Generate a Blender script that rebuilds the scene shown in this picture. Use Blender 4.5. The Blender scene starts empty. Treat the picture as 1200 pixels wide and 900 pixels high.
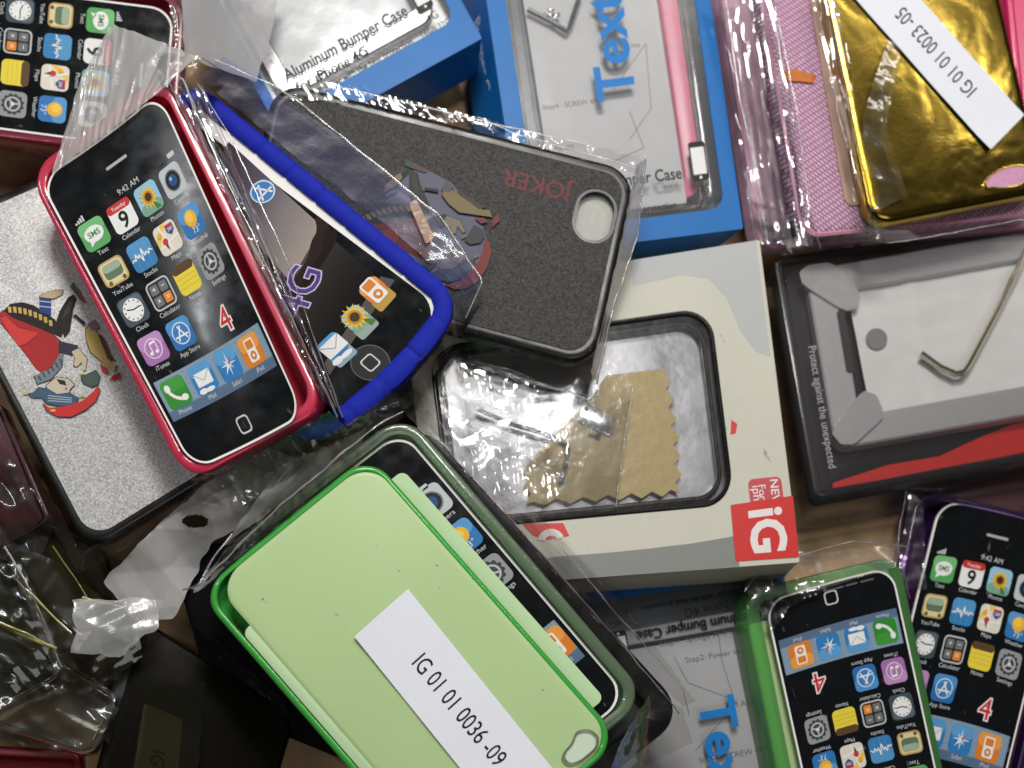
import bpy, bmesh, math, random
from mathutils import Vector, Matrix, noise
random.seed(7)
sc = bpy.context.scene
COL = sc.collection
R = math.radians

# ------------------------------------------------------------------ camera
F_PX, DIST = 1400.0, 0.465
TARGET = Vector((0, 0, 0.035))
TX, TY = R(7), R(15)
EYE = TARGET + DIST * Vector((-math.sin(TX), -math.sin(TY), math.sqrt(1 - math.sin(TX) ** 2 - math.sin(TY) ** 2)))
# the picture's vertical runs along the table's y axis
_z = (EYE - TARGET).normalized()
_x = Vector((0, 1, 0)).cross(_z).normalized()
ROT = Matrix((_x, _z.cross(_x), _z)).transposed()
QUAT = ROT.to_quaternion()
cam_d = bpy.data.cameras.new('camera')
cam = bpy.data.objects.new('camera', cam_d)
COL.objects.link(cam)
cam.location = EYE
cam.rotation_mode = 'QUATERNION'
cam.rotation_quaternion = QUAT
cam_d.sensor_width = 36
cam_d.lens = 36 * F_PX / 1200
cam_d.clip_start = 0.01
cam_d.clip_end = 50
cam_d.dof.use_dof = True
cam_d.dof.focus_distance = 0.415
cam_d.dof.aperture_fstop = 9
sc.camera = cam

def at(px, py, z):
    """table-space point at height z (mm) seen at photo pixel (px, py)"""
    d = ROT @ Vector(((px - 600) / F_PX, -(py - 450) / F_PX, -1))
    t = (z * 0.001 - EYE.z) / d.z
    return EYE + d * t

def proj(P):
    q = ROT.transposed() @ (P - EYE)
    return (600 + F_PX * q.x / -q.z, 450 - F_PX * q.y / -q.z)

class Frame:
    """mm coordinates on a thing's own face: u right, v down, h out of the face"""
    def __init__(s, W, L, px=None, z=None, world=None, lean=(0, 0), warp=None):
        s.W, s.L, s.lean, s.warp = W, L, lean, warp
        if world is None:
            if not isinstance(z, (list, tuple)):
                z = [z] * 4
            world = [at(p[0], p[1], zz) for p, zz in zip(px, z)]
            # lay the four corners in one plane
            c0 = sum(world, Vector()) / 4
            nn = (world[2] - world[0]).cross(world[1] - world[3]).normalized()
            world = [EYE + (q - EYE) * ((c0 - EYE).dot(nn) / (q - EYE).dot(nn)) for q in world]
        s.C = world
        a = (s.C[1] + s.C[2] - s.C[0] - s.C[3]) * 0.5
        b = (s.C[3] + s.C[2] - s.C[0] - s.C[1]) * 0.5
        s.N = b.cross(a).normalized()
        s.X = a.normalized()
    def p(s, u, v, h=0.0):
        u = u + s.lean[0] * h
        v = v + s.lean[1] * h
        a, b = u / s.W, v / s.L
        if s.warp:
            a, b, dh = s.warp(a, b)
            h += dh
        c = s.C
        q = c[0] * ((1 - a) * (1 - b)) + c[1] * (a * (1 - b)) + c[2] * (a * b) + c[3] * ((1 - a) * b)
        return q + s.N * (h * 0.001)
    def uv(s, px, py, h=0.0):
        u, v = s.W / 2, s.L / 2
        for _ in range(25):
            x, y = proj(s.p(u, v, h))
            x1, y1 = proj(s.p(u + .5, v, h)); x2, y2 = proj(s.p(u, v + .5, h))
            A, B, C, D = (x1 - x) * 2, (x2 - x) * 2, (y1 - y) * 2, (y2 - y) * 2
            det = A * D - B * C
            ex, ey = px - x, py - y
            u += (D * ex - B * ey) / det
            v += (A * ey - C * ex) / det
        return u, v
    def uvs(s, pts, h=0.0):
        return [s.uv(x, y, h) for x, y in pts]
    def matrix(s, h=0.0):
        y = s.N.cross(s.X)
        m = Matrix((s.X, y, s.N)).transposed().to_4x4()
        m.translation = s.p(s.W / 2, s.L / 2, h)
        return m

# ------------------------------------------------------------------ materials
_m = {}
def mat(name):
    m = bpy.data.materials.new(name)
    m.use_nodes = True
    nt = m.node_tree
    nt.nodes.clear()
    out = nt.nodes.new('ShaderNodeOutputMaterial')
    return m, nt, out
def N(nt, typ, **kw):
    n = nt.nodes.new(typ)
    for k, v in kw.items():
        if k in ('inp',):
            for kk, vv in v.items():
                n.inputs[kk].default_value = vv
        else:
            setattr(n, k, v)
    return n
def bump_chain(nt, scale, strength, dist=0.0002, kind='noise', detail=4, coord='Object'):
    tc = N(nt, 'ShaderNodeTexCoord')
    if kind == 'voronoi':
        t = N(nt, 'ShaderNodeTexVoronoi', inp={'Scale': scale}); o = t.outputs['Distance']
    elif kind == 'wave':
        t = N(nt, 'ShaderNodeTexWave', inp={'Scale': scale, 'Distortion': 1.0}); o = t.outputs['Fac']
    else:
        t = N(nt, 'ShaderNodeTexNoise', inp={'Scale': scale, 'Detail': detail}); o = t.outputs['Fac']
    nt.links.new(tc.outputs[coord], t.inputs['Vector'])
    b = N(nt, 'ShaderNodeBump', inp={'Strength': strength, 'Distance': dist})
    nt.links.new(o, b.inputs['Height'])
    return b
def pbr(name, col, rough=0.5, metal=0.0, coat=0.0, spec=0.5, var=0.12, vscale=60, bump=None, trans=0.0, subs=0.0, rvar=0.0, dust=None, coatr=.06):
    if name in _m:
        return _m[name]
    m, nt, out = mat(name)
    b = N(nt, 'ShaderNodeBsdfPrincipled')
    b.inputs['Roughness'].default_value = rough
    b.inputs['Metallic'].default_value = metal
    b.inputs['Coat Weight'].default_value = coat
    b.inputs['Coat Roughness'].default_value = coatr
    b.inputs['Specular IOR Level'].default_value = spec
    b.inputs['Transmission Weight'].default_value = trans
    tc = N(nt, 'ShaderNodeTexCoord')
    nz = N(nt, 'ShaderNodeTexNoise', inp={'Scale': vscale, 'Detail': 5})
    nt.links.new(tc.outputs['Object'], nz.inputs['Vector'])
    mx = N(nt, 'ShaderNodeMix', data_type='RGBA')
    mx.inputs['A'].default_value = (*[c * (1 - var) for c in col], 1)
    mx.inputs['B'].default_value = (*[min(1, c * (1 + var)) for c in col], 1)
    nt.links.new(nz.outputs['Fac'], mx.inputs['Factor'])
    res = mx.outputs['Result']
    if dust:
        # specks, lint and scuffs: (scale, threshold, colour, stretch)
        mp = N(nt, 'ShaderNodeMapping'); mp.inputs['Scale'].default_value = (1, dust[3], 1); mp.inputs['Rotation'].default_value = (0, 0, .6)
        nt.links.new(tc.outputs['Object'], mp.inputs['Vector'])
        nd = N(nt, 'ShaderNodeTexNoise', inp={'Scale': dust[0], 'Detail': 3}); nt.links.new(mp.outputs['Vector'], nd.inputs['Vector'])
        md = N(nt, 'ShaderNodeMapRange', inp={'From Min': dust[1], 'From Max': dust[1] + .06}); nt.links.new(nd.outputs['Fac'], md.inputs['Value'])
        mz = N(nt, 'ShaderNodeMix', data_type='RGBA'); mz.inputs['B'].default_value = (*dust[2], 1)
        nt.links.new(md.outputs['Result'], mz.inputs['Factor']); nt.links.new(res, mz.inputs['A']); res = mz.outputs['Result']
    nt.links.new(res, b.inputs['Base Color'])
    if rvar:
        n2 = N(nt, 'ShaderNodeTexNoise', inp={'Scale': vscale * 1.7, 'Detail': 6})
        nt.links.new(tc.outputs['Object'], n2.inputs['Vector'])
        mr = N(nt, 'ShaderNodeMapRange', inp={'To Min': max(0.02, rough - rvar), 'To Max': rough + rvar, 'From Min': .3, 'From Max': .7})
        nt.links.new(n2.outputs['Fac'], mr.inputs['Value'])
        nt.links.new(mr.outputs['Result'], b.inputs['Roughness'])
    if bump:
        bb = bump_chain(nt, *bump)
        nt.links.new(bb.outputs['Normal'], b.inputs['Normal'])
    nt.links.new(b.outputs['BSDF'], out.inputs['Surface'])
    _m[name] = m
    return m
def clear(name, tint=(0.96, 0.96, 0.96), haze=0.0, haze_col=(0.8, 0.8, 0.8), rough=0.05, refl=1.6, base=0.02, broad=.35, bumps=((260, 0.5, 0.0006, 'noise', 2),)):
    """clear plastic sheet: see-through with a fresnel sheen and wrinkles; haze = milky share"""
    if name in _m:
        return _m[name]
    m, nt, out = mat(name)
    tr = N(nt, 'ShaderNodeBsdfTransparent'); tr.inputs['Color'].default_value = (*tint, 1)
    g1 = N(nt, 'ShaderNodeBsdfGlossy'); g1.inputs['Roughness'].default_value = rough
    g2 = N(nt, 'ShaderNodeBsdfGlossy'); g2.inputs['Roughness'].default_value = min(.5, rough + .22)
    gl = N(nt, 'ShaderNodeMixShader'); gl.inputs[0].default_value = broad
    nt.links.new(g1.outputs[0], gl.inputs[1]); nt.links.new(g2.outputs[0], gl.inputs[2])
    fr = N(nt, 'ShaderNodeFresnel', inp={'IOR': 1.5})
    nrm = None
    for bp in bumps:
        b = bump_chain(nt, *bp)
        if nrm is not None:
            nt.links.new(nrm.outputs['Normal'], b.inputs['Normal'])
        nrm = b
    if nrm:
        nt.links.new(nrm.outputs['Normal'], g1.inputs['Normal']); nt.links.new(nrm.outputs['Normal'], g2.inputs['Normal'])
        nt.links.new(nrm.outputs['Normal'], fr.inputs['Normal'])
    ma = N(nt, 'ShaderNodeMath', operation='MULTIPLY_ADD', use_clamp=True)
    ma.inputs[1].default_value = refl; ma.inputs[2].default_value = base
    nt.links.new(fr.outputs['Fac'], ma.inputs[0])
    under = tr
    if haze > 0:
        df = N(nt, 'ShaderNodeBsdfDiffuse'); df.inputs['Color'].default_value = (*haze_col, 1)
        if nrm:
            nt.links.new(nrm.outputs['Normal'], df.inputs['Normal'])
        tl = N(nt, 'ShaderNodeBsdfTranslucent'); tl.inputs['Color'].default_value = (*haze_col, 1)
        m0 = N(nt, 'ShaderNodeMixShader'); m0.inputs[0].default_value = 0.35
        nt.links.new(df.outputs[0], m0.inputs[1]); nt.links.new(tl.outputs[0], m0.inputs[2])
        m1 = N(nt, 'ShaderNodeMixShader'); m1.inputs[0].default_value = haze
        nt.links.new(tr.outputs[0], m1.inputs[1]); nt.links.new(m0.outputs[0], m1.inputs[2])
        under = m1
    m2 = N(nt, 'ShaderNodeMixShader')
    nt.links.new(ma.outputs[0], m2.inputs[0])
    nt.links.new(under.outputs[0], m2.inputs[1]); nt.links.new(gl.outputs[0], m2.inputs[2])
    nt.links.new(m2.outputs[0], out.inputs['Surface'])
    _m[name] = m
    return m
def srgb(r, g, b):
    f = lambda c: (c / 255 / 12.92) if c <= 10 else ((c / 255 + 0.055) / 1.055) ** 2.4
    return (f(r), f(g), f(b))
def ink(r, g, b, rough=0.45):
    return pbr(f'print_{r}_{g}_{b}', [c * .84 for c in srgb(r, g, b)], rough=rough, coat=0.0, spec=.22, var=0.06, vscale=300)

# ------------------------------------------------------------------ mesh builder
def rr(u0, v0, u1, v1, r, n=6):
    r = max(0.01, min(r, abs(u1 - u0) / 2 - .001, abs(v1 - v0) / 2 - .001))
    out = []
    for cx, cy, a0 in ((u0 + r, v0 + r, 180), (u1 - r, v0 + r, 270), (u1 - r, v1 - r, 0), (u0 + r, v1 - r, 90)):
        for k in range(n + 1):
            a = R(a0 + 90 * k / n)
            out.append((cx + r * math.cos(a), cy + r * math.sin(a)))
    return out
def circ(u, v, r, n=16, ry=None):
    ry = ry or r
    return [(u + r * math.cos(2 * math.pi * k / n), v + ry * math.sin(2 * math.pi * k / n)) for k in range(n)]
_txt = {}
def text_mesh(s, bold=0.0):
    key = (s, bold)
    if key not in _txt:
        c = bpy.data.curves.new('lettering', 'FONT')
        c.body = s; c.size = 1.0; c.resolution_u = 3; c.offset = bold
        c.align_x = 'CENTER'; c.align_y = 'CENTER'
        o = bpy.data.objects.new('lettering', c)
        COL.objects.link(o)
        dg = bpy.context.evaluated_depsgraph_get()
        me = bpy.data.meshes.new_from_object(o.evaluated_get(dg))
        vs = [(v.co.x, v.co.y) for v in me.vertices]
        fs = [tuple(p.vertices) for p in me.polygons]
        if vs:
            x0, x1 = min(v[0] for v in vs), max(v[0] for v in vs)
            vs = [(x - (x0 + x1) / 2, y) for x, y in vs]
        bpy.data.objects.remove(o); bpy.data.curves.remove(c); bpy.data.meshes.remove(me)
        w = max([v[0] for v in vs] or [0]) * 2
        _txt[key] = (vs, fs, w)
    return _txt[key]

def wm(o):
    m = o.matrix_basis.copy()
    while o.parent:
        o = o.parent
        m = o.matrix_basis @ m
    return m

class MB:
    def __init__(s):
        s.v, s.f, s.mats = [], [], []
    def mi(s, m):
        if m not in s.mats:
            s.mats.append(m)
        return s.mats.index(m)
    def face(s, pts, m):
        i = len(s.v)
        s.v += [tuple(p) for p in pts]
        s.f.append((tuple(range(i, i + len(pts))), s.mi(m)))
    def poly(s, pts, h, m):
        s.face([(u, v, h) for u, v in pts], m)
    def loft(s, rings, m, cap0=False, cap1=True, closed=False, capm=None):
        k = len(rings[0]); i = len(s.v); mi = s.mi(m)
        for r in rings:
            s.v += [tuple(p) for p in r]
        n = len(rings)
        for a in range(n if closed else n - 1):
            b = (a + 1) % n
            for j in range(k):
                j2 = (j + 1) % k
                s.f.append(((i + a * k + j, i + a * k + j2, i + b * k + j2, i + b * k + j), mi))
        if cap0:
            s.f.append((tuple(i + j for j in range(k)), mi))
        if cap1 and not closed:
            s.f.append((tuple(i + (n - 1) * k + j for j in range(k)), s.mi(capm or m)))
    def lrr(s, u0, v0, u1, v1, r, prof, m, n=6, **kw):
        """rounded-rectangle sections: prof = [(inset, h), ...]"""
        s.loft([[(u, v, h) for u, v in rr(u0 + d, v0 + d, u1 - d, v1 - d, max(r - d, .4), n)] for d, h in prof], m, **kw)
    def ring(s, o, i, h, m, hi=None):
        hi = h if hi is None else hi
        s.loft([[(u, v, h) for u, v in o], [(u, v, hi) for u, v in i]], m, cap1=False)
    def text(s, t, u, v, size, h, m, rot=0, bold=0.0, wide=1.0, maxw=None):
        vs, fs, w = text_mesh(t, bold)
        if maxw and w * size * wide > maxw:
            wide = maxw / (w * size)
        c, q = math.cos(R(rot)), math.sin(R(rot))
        i = len(s.v); mi = s.mi(m)
        for x, y in vs:
            x, y = x * size * wide, y * size
            s.v.append((u + x * c + y * q, v + x * q - y * c, h))
        for f in fs:
            s.f.append((tuple(i + k for k in f), mi))
    def line(s, pts, w, h, m):
        """flat stroke of width w"""
        for (a, b), (c, d) in zip(pts, pts[1:]):
            l = math.hypot(c - a, d - b) or 1
            nx, ny = -(d - b) / l * w / 2, (c - a) / l * w / 2
            s.poly([(a + nx, b + ny), (c + nx, d + ny), (c - nx, d - ny), (a - nx, b - ny)], h, m)
    def tube(s, pts, r, m, n=8):
        rings = []
        P = [Vector(p) for p in pts]
        for k, p in enumerate(P):
            d = (P[min(k + 1, len(P) - 1)] - P[max(k - 1, 0)]).normalized()
            x = d.cross(Vector((0, 0, 1)))
            if x.length < .01:
                x = d.cross(Vector((0, 1, 0)))
            x.normalize(); y = d.cross(x)
            rings.append([tuple(p + (x * math.cos(2 * math.pi * j / n) + y * math.sin(2 * math.pi * j / n)) * r) for j in range(n)])
        s.loft(rings, m, cap0=True, cap1=True)
    def prism(s, pts, h0, h1, m, inset=0.0):
        a = [(u, v, h0) for u, v in pts]; b = [(u, v, h1) for u, v in pts]
        s.loft([a, b], m, cap0=True, cap1=True)
    def build(s, name, parent=None, fr=None, cuts=0, smooth=40, label=None):
        bm = bmesh.new()
        vv = [bm.verts.new(v) for v in s.v]
        for idx, mi in s.f:
            if len(set(idx)) < 3:
                continue
            try:
                f = bm.faces.new([vv[i] for i in idx])
                f.material_index = mi
            except ValueError:
                pass
        if cuts and fr:
            for k in range(1, cuts):
                for co, no in (((fr.W * k / cuts, 0, 0), (1, 0, 0)), ((0, fr.L * k / cuts, 0), (0, 1, 0))):
                    g = bm.verts[:] + bm.edges[:] + bm.faces[:]
                    bmesh.ops.bisect_plane(bm, geom=g, plane_co=co, plane_no=no)
        bmesh.ops.remove_doubles(bm, verts=bm.verts[:], dist=2e-5 if fr else 2e-8)
        inv = wm(parent).inverted() if parent else Matrix()
        for v in bm.verts:
            w = fr.p(*v.co) if fr else v.co.copy()
            v.co = inv @ w
        bmesh.ops.recalc_face_normals(bm, faces=bm.faces[:])
        # open sheets face outwards (upwards)
        up = inv.to_3x3() @ (fr.N if fr and hasattr(fr, 'N') else Vector((0, 0, 1)))
        seen = set()
        for f0 in bm.faces:
            if f0 in seen:
                continue
            isl, st, opn = [], [f0], False
            seen.add(f0)
            while st:
                f = st.pop(); isl.append(f)
                for e in f.edges:
                    if len(e.link_faces) < 2:
                        opn = True
                    for g in e.link_faces:
                        if g not in seen:
                            seen.add(g); st.append(g)
            if opn and sum(f.calc_area() * f.normal.dot(up) for f in isl) < 0:
                for f in isl:
                    f.normal_flip()
        me = bpy.data.meshes.new(name)
        bm.to_mesh(me); bm.free()
        for m in s.mats:
            me.materials.append(m)
        if smooth:
            for p in me.polygons:
                p.use_smooth = True
            me.set_sharp_from_angle(angle=R(smooth))
        o = bpy.data.objects.new(name, me)
        COL.objects.link(o)
        if parent:
            o.parent = parent
        if label:
            o['label'] = label
        return o

def thing(name, label, cat, fr, h=0.0, group=None):
    o = bpy.data.objects.new(name, None)
    COL.objects.link(o)
    o.empty_display_size = 0.01
    o.matrix_world = fr.matrix(h)
    bpy.context.view_layer.update()
    o['label'] = label; o['category'] = cat
    if group:
        o['group'] = group
    return o
def sub(parent, o):
    """make o a sub-part of parent, keeping its place"""
    o.parent = parent
    return o
def tagged(o, label, cat, group=None, kind=None):
    if label:
        o['label'] = label
    if cat:
        o['category'] = cat
    if group:
        o['group'] = group
    if kind:
        o['kind'] = kind
    return o

# ------------------------------------------------------------------ plastic film
def resample(A, n):
    P = [Vector(p) for p in A]
    L = [0]
    for a, b in zip(P, P[1:]):
        L.append(L[-1] + (b - a).length)
    out = []
    for k in range(n):
        t = L[-1] * k / (n - 1)
        j = 0
        while j < len(P) - 2 and L[j + 1] < t:
            j += 1
        q = (t - L[j]) / max(L[j + 1] - L[j], 1e-9)
        out.append(P[j].lerp(P[j + 1], q))
    return out
def tri(x):
    x = x % 1.0
    return abs(2 * x - 1)
def crumple(q, freq, seed, n=5):
    """long straight creases in several directions, fading in and out: height about -0.5..0.5"""
    w = noise.noise_vector(q * freq * .5) * (.22 / freq)
    h = 0.0
    for k in range(n):
        a = seed * 1.7 + k * 2.399
        f = freq * (.3, .5, .85, 1.4, 2.3)[k]
        m = .5 + .5 * noise.noise(q * freq * .35 + Vector((k * 13.1, seed, 0)))
        h += (tri(((q.x + w.x) * math.cos(a) + (q.y + w.y) * math.sin(a)) * f + k * .37) - .5) * m * (1.4, 1.1, .8, .42, .2)[k]
    return h * .7
def film(A, B, m, name='plastic_bag', parent=None, amp=1.0, arch=0.0, freq=0.09, seed=0, step=1.0, rag=0.5, pin=0.0, label=None, folds=0.0, ffreq=0.25, hole=None):
    """crumpled sheet between two photo polylines A and B of (px, py, height mm); folds = pleats running from A to B"""
    wa = [at(*p) for p in A]; wb = [at(*p) for p in B]
    la = sum((b - a).length for a, b in zip(wa, wa[1:])); lb = sum((b - a).length for a, b in zip(wb, wb[1:]))
    nu = max(4, int(max(la, lb) * 1000 / step))
    wid = max((wa[0] - wb[0]).length, (wa[-1] - wb[-1]).length, (wa[len(wa) // 2] - wb[len(wb) // 2]).length)
    nv = max(4, int(wid * 1000 / step))
    pa, pb = resample(wa, nu), resample(wb, nu)
    mb = MB(); mi = mb.mi(m)
    off = Vector((seed * 3.7, seed * 1.3, seed * 7.1))
    for i in range(nu):
        for j in range(nv):
            t = j / (nv - 1); s_ = i / (nu - 1)
            p = pa[i].lerp(pb[i], t)
            e = min(t, 1 - t, s_, 1 - s_)
            k = 1.0 if pin == 0 else min(1, e / pin)
            q = p * 1000 + off
            h = crumple(q, freq, seed)
            h *= amp * k
            if folds:
                l = s_ * max(la, lb) * 1000
                h += folds * (1 - abs(2 * noise.noise(Vector((l * ffreq, t * 1.1 + seed, seed * 2.0)))) * 2)
            h += arch * 4 * t * (1 - t)
            g = p.copy(); g.z += h * 0.001
            if rag and e == 0:
                g.x += rag * 0.001 * noise.noise(q * .22); g.y += rag * 0.001 * noise.noise(q * .22 + Vector((9, 9, 9)))
            mb.v.append(tuple(g))
    for i in range(nu - 1):
        for j in range(nv - 1):
            a = i * nv + j
            if hole:
                x, y = proj(Vector(mb.v[a]))
                if ((x - hole[0]) / hole[2]) ** 2 + ((y - hole[1]) / hole[3]) ** 2 < 1:
                    continue
            mb.f.append(((a, a + 1, a + nv + 1, a + nv), mi))
    return mb.build(name, parent, None, smooth=26, label=label)

def seam(pts, r=.32, parent=None, wob=.5, name='bag_seam', m=None):
    """welded or folded film edge: a thin glossy bead along a photo polyline of (px, py, height mm)"""
    P = resample([at(*p) for p in pts], max(6, int(sum((at(*q) - at(*p)).length for p, q in zip(pts, pts[1:])) * 1000 / 2.0)))
    k = len(P); sd = pts[0][0] * .37
    P = [p + Vector((noise.noise(p * 160 + Vector((sd, 0, 0))), noise.noise(p * 160 + Vector((0, sd, 5))), .6 * noise.noise(p * 220))) * (wob * .001) for p in P]
    mb = MB(); rings = []
    for i, p in enumerate(P):
        d = (P[min(i + 1, k - 1)] - P[max(i - 1, 0)]).normalized()
        x = d.cross(Vector((0, 0, 1))).normalized(); y = x.cross(d)
        rad = r * .0007 * (.55 + .45 * noise.noise(p * 120 + Vector((0, 0, sd))) + .2)
        rings.append([tuple(p + (x * math.cos(2 * math.pi * j / 6) * 1.5 + y * math.sin(2 * math.pi * j / 6) * .7) * rad) for j in range(6)])
    mb.loft(rings, m or SEAM, cap0=True, cap1=True)
    return mb.build(name, parent, None, smooth=60)
# ------------------------------------------------------------------ materials in use
BLACKG = pbr('black_glossy_card', (0.006, 0.007, 0.008), rough=0.16, spec=.35, var=.3, rvar=.06, vscale=90, dust=(420, .70, (.10, .10, .10), .35))
BLACKM = pbr('black_matt', (0.012, 0.012, 0.013), rough=0.5, var=.3)
BLACKR = pbr('black_rubber_rim', (0.010, 0.009, 0.009), rough=0.28, var=.3, rvar=.08, bump=(900, .15, .0001), dust=(500, .70, (.12, .12, .12), .4))
WHITE = pbr('white_card', (0.78, 0.77, 0.74), rough=0.5, var=.05, vscale=120)
PAPER = pbr('white_paper', (0.72, 0.74, 0.80), rough=0.75, var=.03, vscale=500, bump=(1800, .12, .00008))
SHEET = pbr('thin_instruction_paper', (0.62, 0.62, 0.63), rough=0.7, var=.06, vscale=70, bump=(60, .5, .0006))
CHROME = pbr('grey_metal', (0.55, 0.55, 0.56), rough=0.28, metal=1, var=.1, rvar=.1, vscale=200)
DARKMETAL = pbr('dark_steel', (0.10, 0.10, 0.11), rough=0.32, metal=1, var=.2, rvar=.1, vscale=300)
BRASSY = pbr('polished_steel_tool', (0.80, 0.74, 0.58), rough=0.2, metal=1, var=.1, vscale=200)
FILM = clear('clear_film', tint=(.95, .95, .95), refl=2.6, base=.012, rough=.055, broad=.30, bumps=((130, .20, .0007, 'noise', 1),))
SMOOTHFILM = clear('smooth_clear_film', tint=(.94, .94, .94), refl=1.1, base=.01, rough=.10, broad=.5, bumps=((60, .35, .0010, 'noise', 2), (240, .2, .0005, 'noise', 3)))
SEAM = clear('film_edge', tint=(.86, .86, .86), haze=.12, haze_col=(.8, .8, .8), refl=2.5, base=.05, rough=.12, broad=.5, bumps=())
MILKY = clear('milky_film', tint=(.9, .9, .9), haze=.55, haze_col=(.78, .77, .76), refl=1.2, base=.02, rough=.16, bumps=((110, .5, .0009, 'noise', 3),))
WHITEFILM = clear('white_poly_film', tint=(.88, .88, .88), haze=.72, haze_col=(.90, .89, .88), refl=1.0, base=.02, rough=.22, bumps=((60, .6, .0012, 'noise', 3),))
GREYFILM = clear('grey_frosted_film', tint=(.85, .85, .86), haze=.72, haze_col=(.58, .57, .58), refl=1.2, base=.03, rough=.25, bumps=((55, .6, .0015, 'noise', 3),))

# ------------------------------------------------------------------ phone dummy print
KINDS = [['sms', 'calendar', 'photos', 'camera'], ['youtube', 'stocks', 'maps', 'weather'],
         ['clock', 'calculator', 'notes', 'settings'], ['itunes', 'appstore', None, None]]
CAPT = {'sms': 'Text', 'calendar': 'Calendar', 'photos': 'Photos', 'camera': 'Camera', 'youtube': 'YouTube', 'stocks': 'Stocks',
        'maps': 'Maps', 'weather': 'Weather', 'clock': 'Clock', 'calculator': 'Calculator', 'notes': 'Notes', 'settings': 'Settings',
        'itunes': 'iTunes', 'appstore': 'App Store', 'phone': 'Phone', 'mail': 'Mail', 'safari': 'Safari', 'ipod': 'iPod'}
W_ = ink(238, 238, 236); K_ = ink(18, 18, 18); G_ = ink(60, 62, 64); CAPW = ink(205, 208, 210)
def icon(mb, kind, x, y, h, s=10.4, st=.05, caption=True):
    a = s / 2
    H = [h + st * (k + 1) for k in range(7)]
    sq = lambda c, k=0, i=0: mb.poly(rr(x - a + i, y - a + i, x + a - i, y + a - i, 2.0, 4), H[k], c)
    if kind == 'sms':
        sq(ink(86, 168, 92)); mb.poly(rr(x - a, y - a, x + a, y - .3, 2, 4), H[1], ink(116, 190, 120))
        mb.poly(circ(x, y - .2, 3.9, 18, 2.9), H[2], W_); mb.poly([(x - 2.6, y + 1.6), (x - .6, y + 2.4), (x - 3, y + 3.8)], H[2], W_)
        mb.text('SMS', x, y - .2, 3.0, H[3], ink(70, 140, 78), bold=.02)
    elif kind == 'calendar':
        sq(W_); mb.poly(rr(x - a, y - a, x + a, y - a + 3.0, 1.4, 4), H[1], ink(200, 50, 48))
        mb.text('Tuesday', x, y - a + 1.6, 1.9, H[2], W_); mb.text('9', x, y + 1.5, 8.2, H[2], K_, bold=.02)
    elif kind == 'photos':
        sq(ink(150, 200, 226)); mb.poly(rr(x - a, y + 1.5, x + a, y + a, 2, 4), H[1], ink(120, 170, 150))
        mb.poly([(x + .3, y), (x + 3.8, y + 4.6), (x + 1.5, y + 4.8)], H[2], ink(70, 120, 50))
        for k in range(14):
            t = 2 * math.pi * k / 14
            c, q = math.cos(t), math.sin(t)
            mb.poly([(x + 1.5 * c - .7 * q, y - .4 + 1.5 * q + .7 * c), (x + 4.3 * c, y - .4 + 4.3 * q), (x + 1.5 * c + .7 * q, y - .4 + 1.5 * q - .7 * c)], H[3] + .004 * k, ink(238, 192, 38))
        mb.poly(circ(x, y - .4, 2.2, 14), H[5], ink(200, 140, 20)); mb.poly(circ(x, y - .4, 1.5, 12), H[6], ink(66, 42, 20))
    elif kind == 'camera':
        sq(ink(196, 200, 204)); mb.poly(circ(x, y, 3.7, 20), H[1], ink(120, 126, 132)); mb.poly(circ(x, y, 3.2, 20), H[2], ink(24, 28, 34))
        mb.poly(circ(x, y, 2.0, 16), H[3], ink(34, 84, 134)); mb.poly(circ(x - .7, y - .8, .7, 10), H[4], ink(150, 190, 220))
    elif kind == 'youtube':
        mb.poly(rr(x - a, y - a * .92, x + a, y + a * .85, 2, 4), H[0], ink(186, 160, 104)); mb.poly(rr(x - a + .6, y - a * .92 + .6, x + a - .6, y + a * .85 - .6, 1.7, 4), H[1], ink(226, 208, 156))
        mb.poly(rr(x - 3.8, y - 3.5, x + 3.8, y + 1.9, 1.6, 4), H[2], ink(96, 120, 92)); mb.poly(rr(x - 3.8, y - 3.5, x + 3.8, y - .6, 1.6, 4), H[3], ink(160, 176, 152))
        for d in (-3, 3):
            mb.poly(circ(x + d, y + 3.1, .8, 10), H[2], ink(110, 84, 40))
    elif kind == 'stocks':
        sq(ink(54, 128, 186)); mb.poly(rr(x - a, y - a, x + a, y, 2, 4), H[1], ink(82, 152, 204))
        for d in (-2.6, 0, 2.6):
            mb.line([(x + d, y - a + .3), (x + d, y + a - .3)], .12, H[2], ink(120, 176, 214))
        z = [(-4.8, 1), (-4, .2), (-3.2, .9), (-2.6, -1.2), (-1.8, .6), (-1.2, -.6), (-.3, 2.2), (.4, -2.2), (1.1, .8), (1.9, -.4), (2.8, .9), (3.4, -.6), (4.8, .3)]
        mb.line([(x + p, y + q) for p, q in z], .5, H[3], W_)
    elif kind == 'maps':
        sq(ink(228, 222, 206)); mb.poly([(x - a + .2, y - 1), (x - 1, y - a + .2), (x + 1.4, y - a + .2), (x - a + .2, y + 1.8)], H[1], ink(240, 200, 84))
        mb.line([(x - 2.2, y - a + .3), (x + .4, y + a - .3)], .8, H[2], W_); mb.line([(x - a + .3, y + 2.4), (x + a - .3, y + .6)], .8, H[2], W_)
        mb.poly([(x + .6, y - 4), (x + 4.2, y - 4), (x + 4.2, y - 1.6), (x + 2.4, y - .2), (x + .6, y - 1.6)], H[3], ink(60, 76, 150)); mb.poly([(x + .6, y - 4), (x + 4.2, y - 4), (x + 4.2, y - 3), (x + .6, y - 3)], H[4], ink(200, 50, 50))
        mb.text('280', x + 2.4, y - 2.2, 1.7, H[4], W_)
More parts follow.
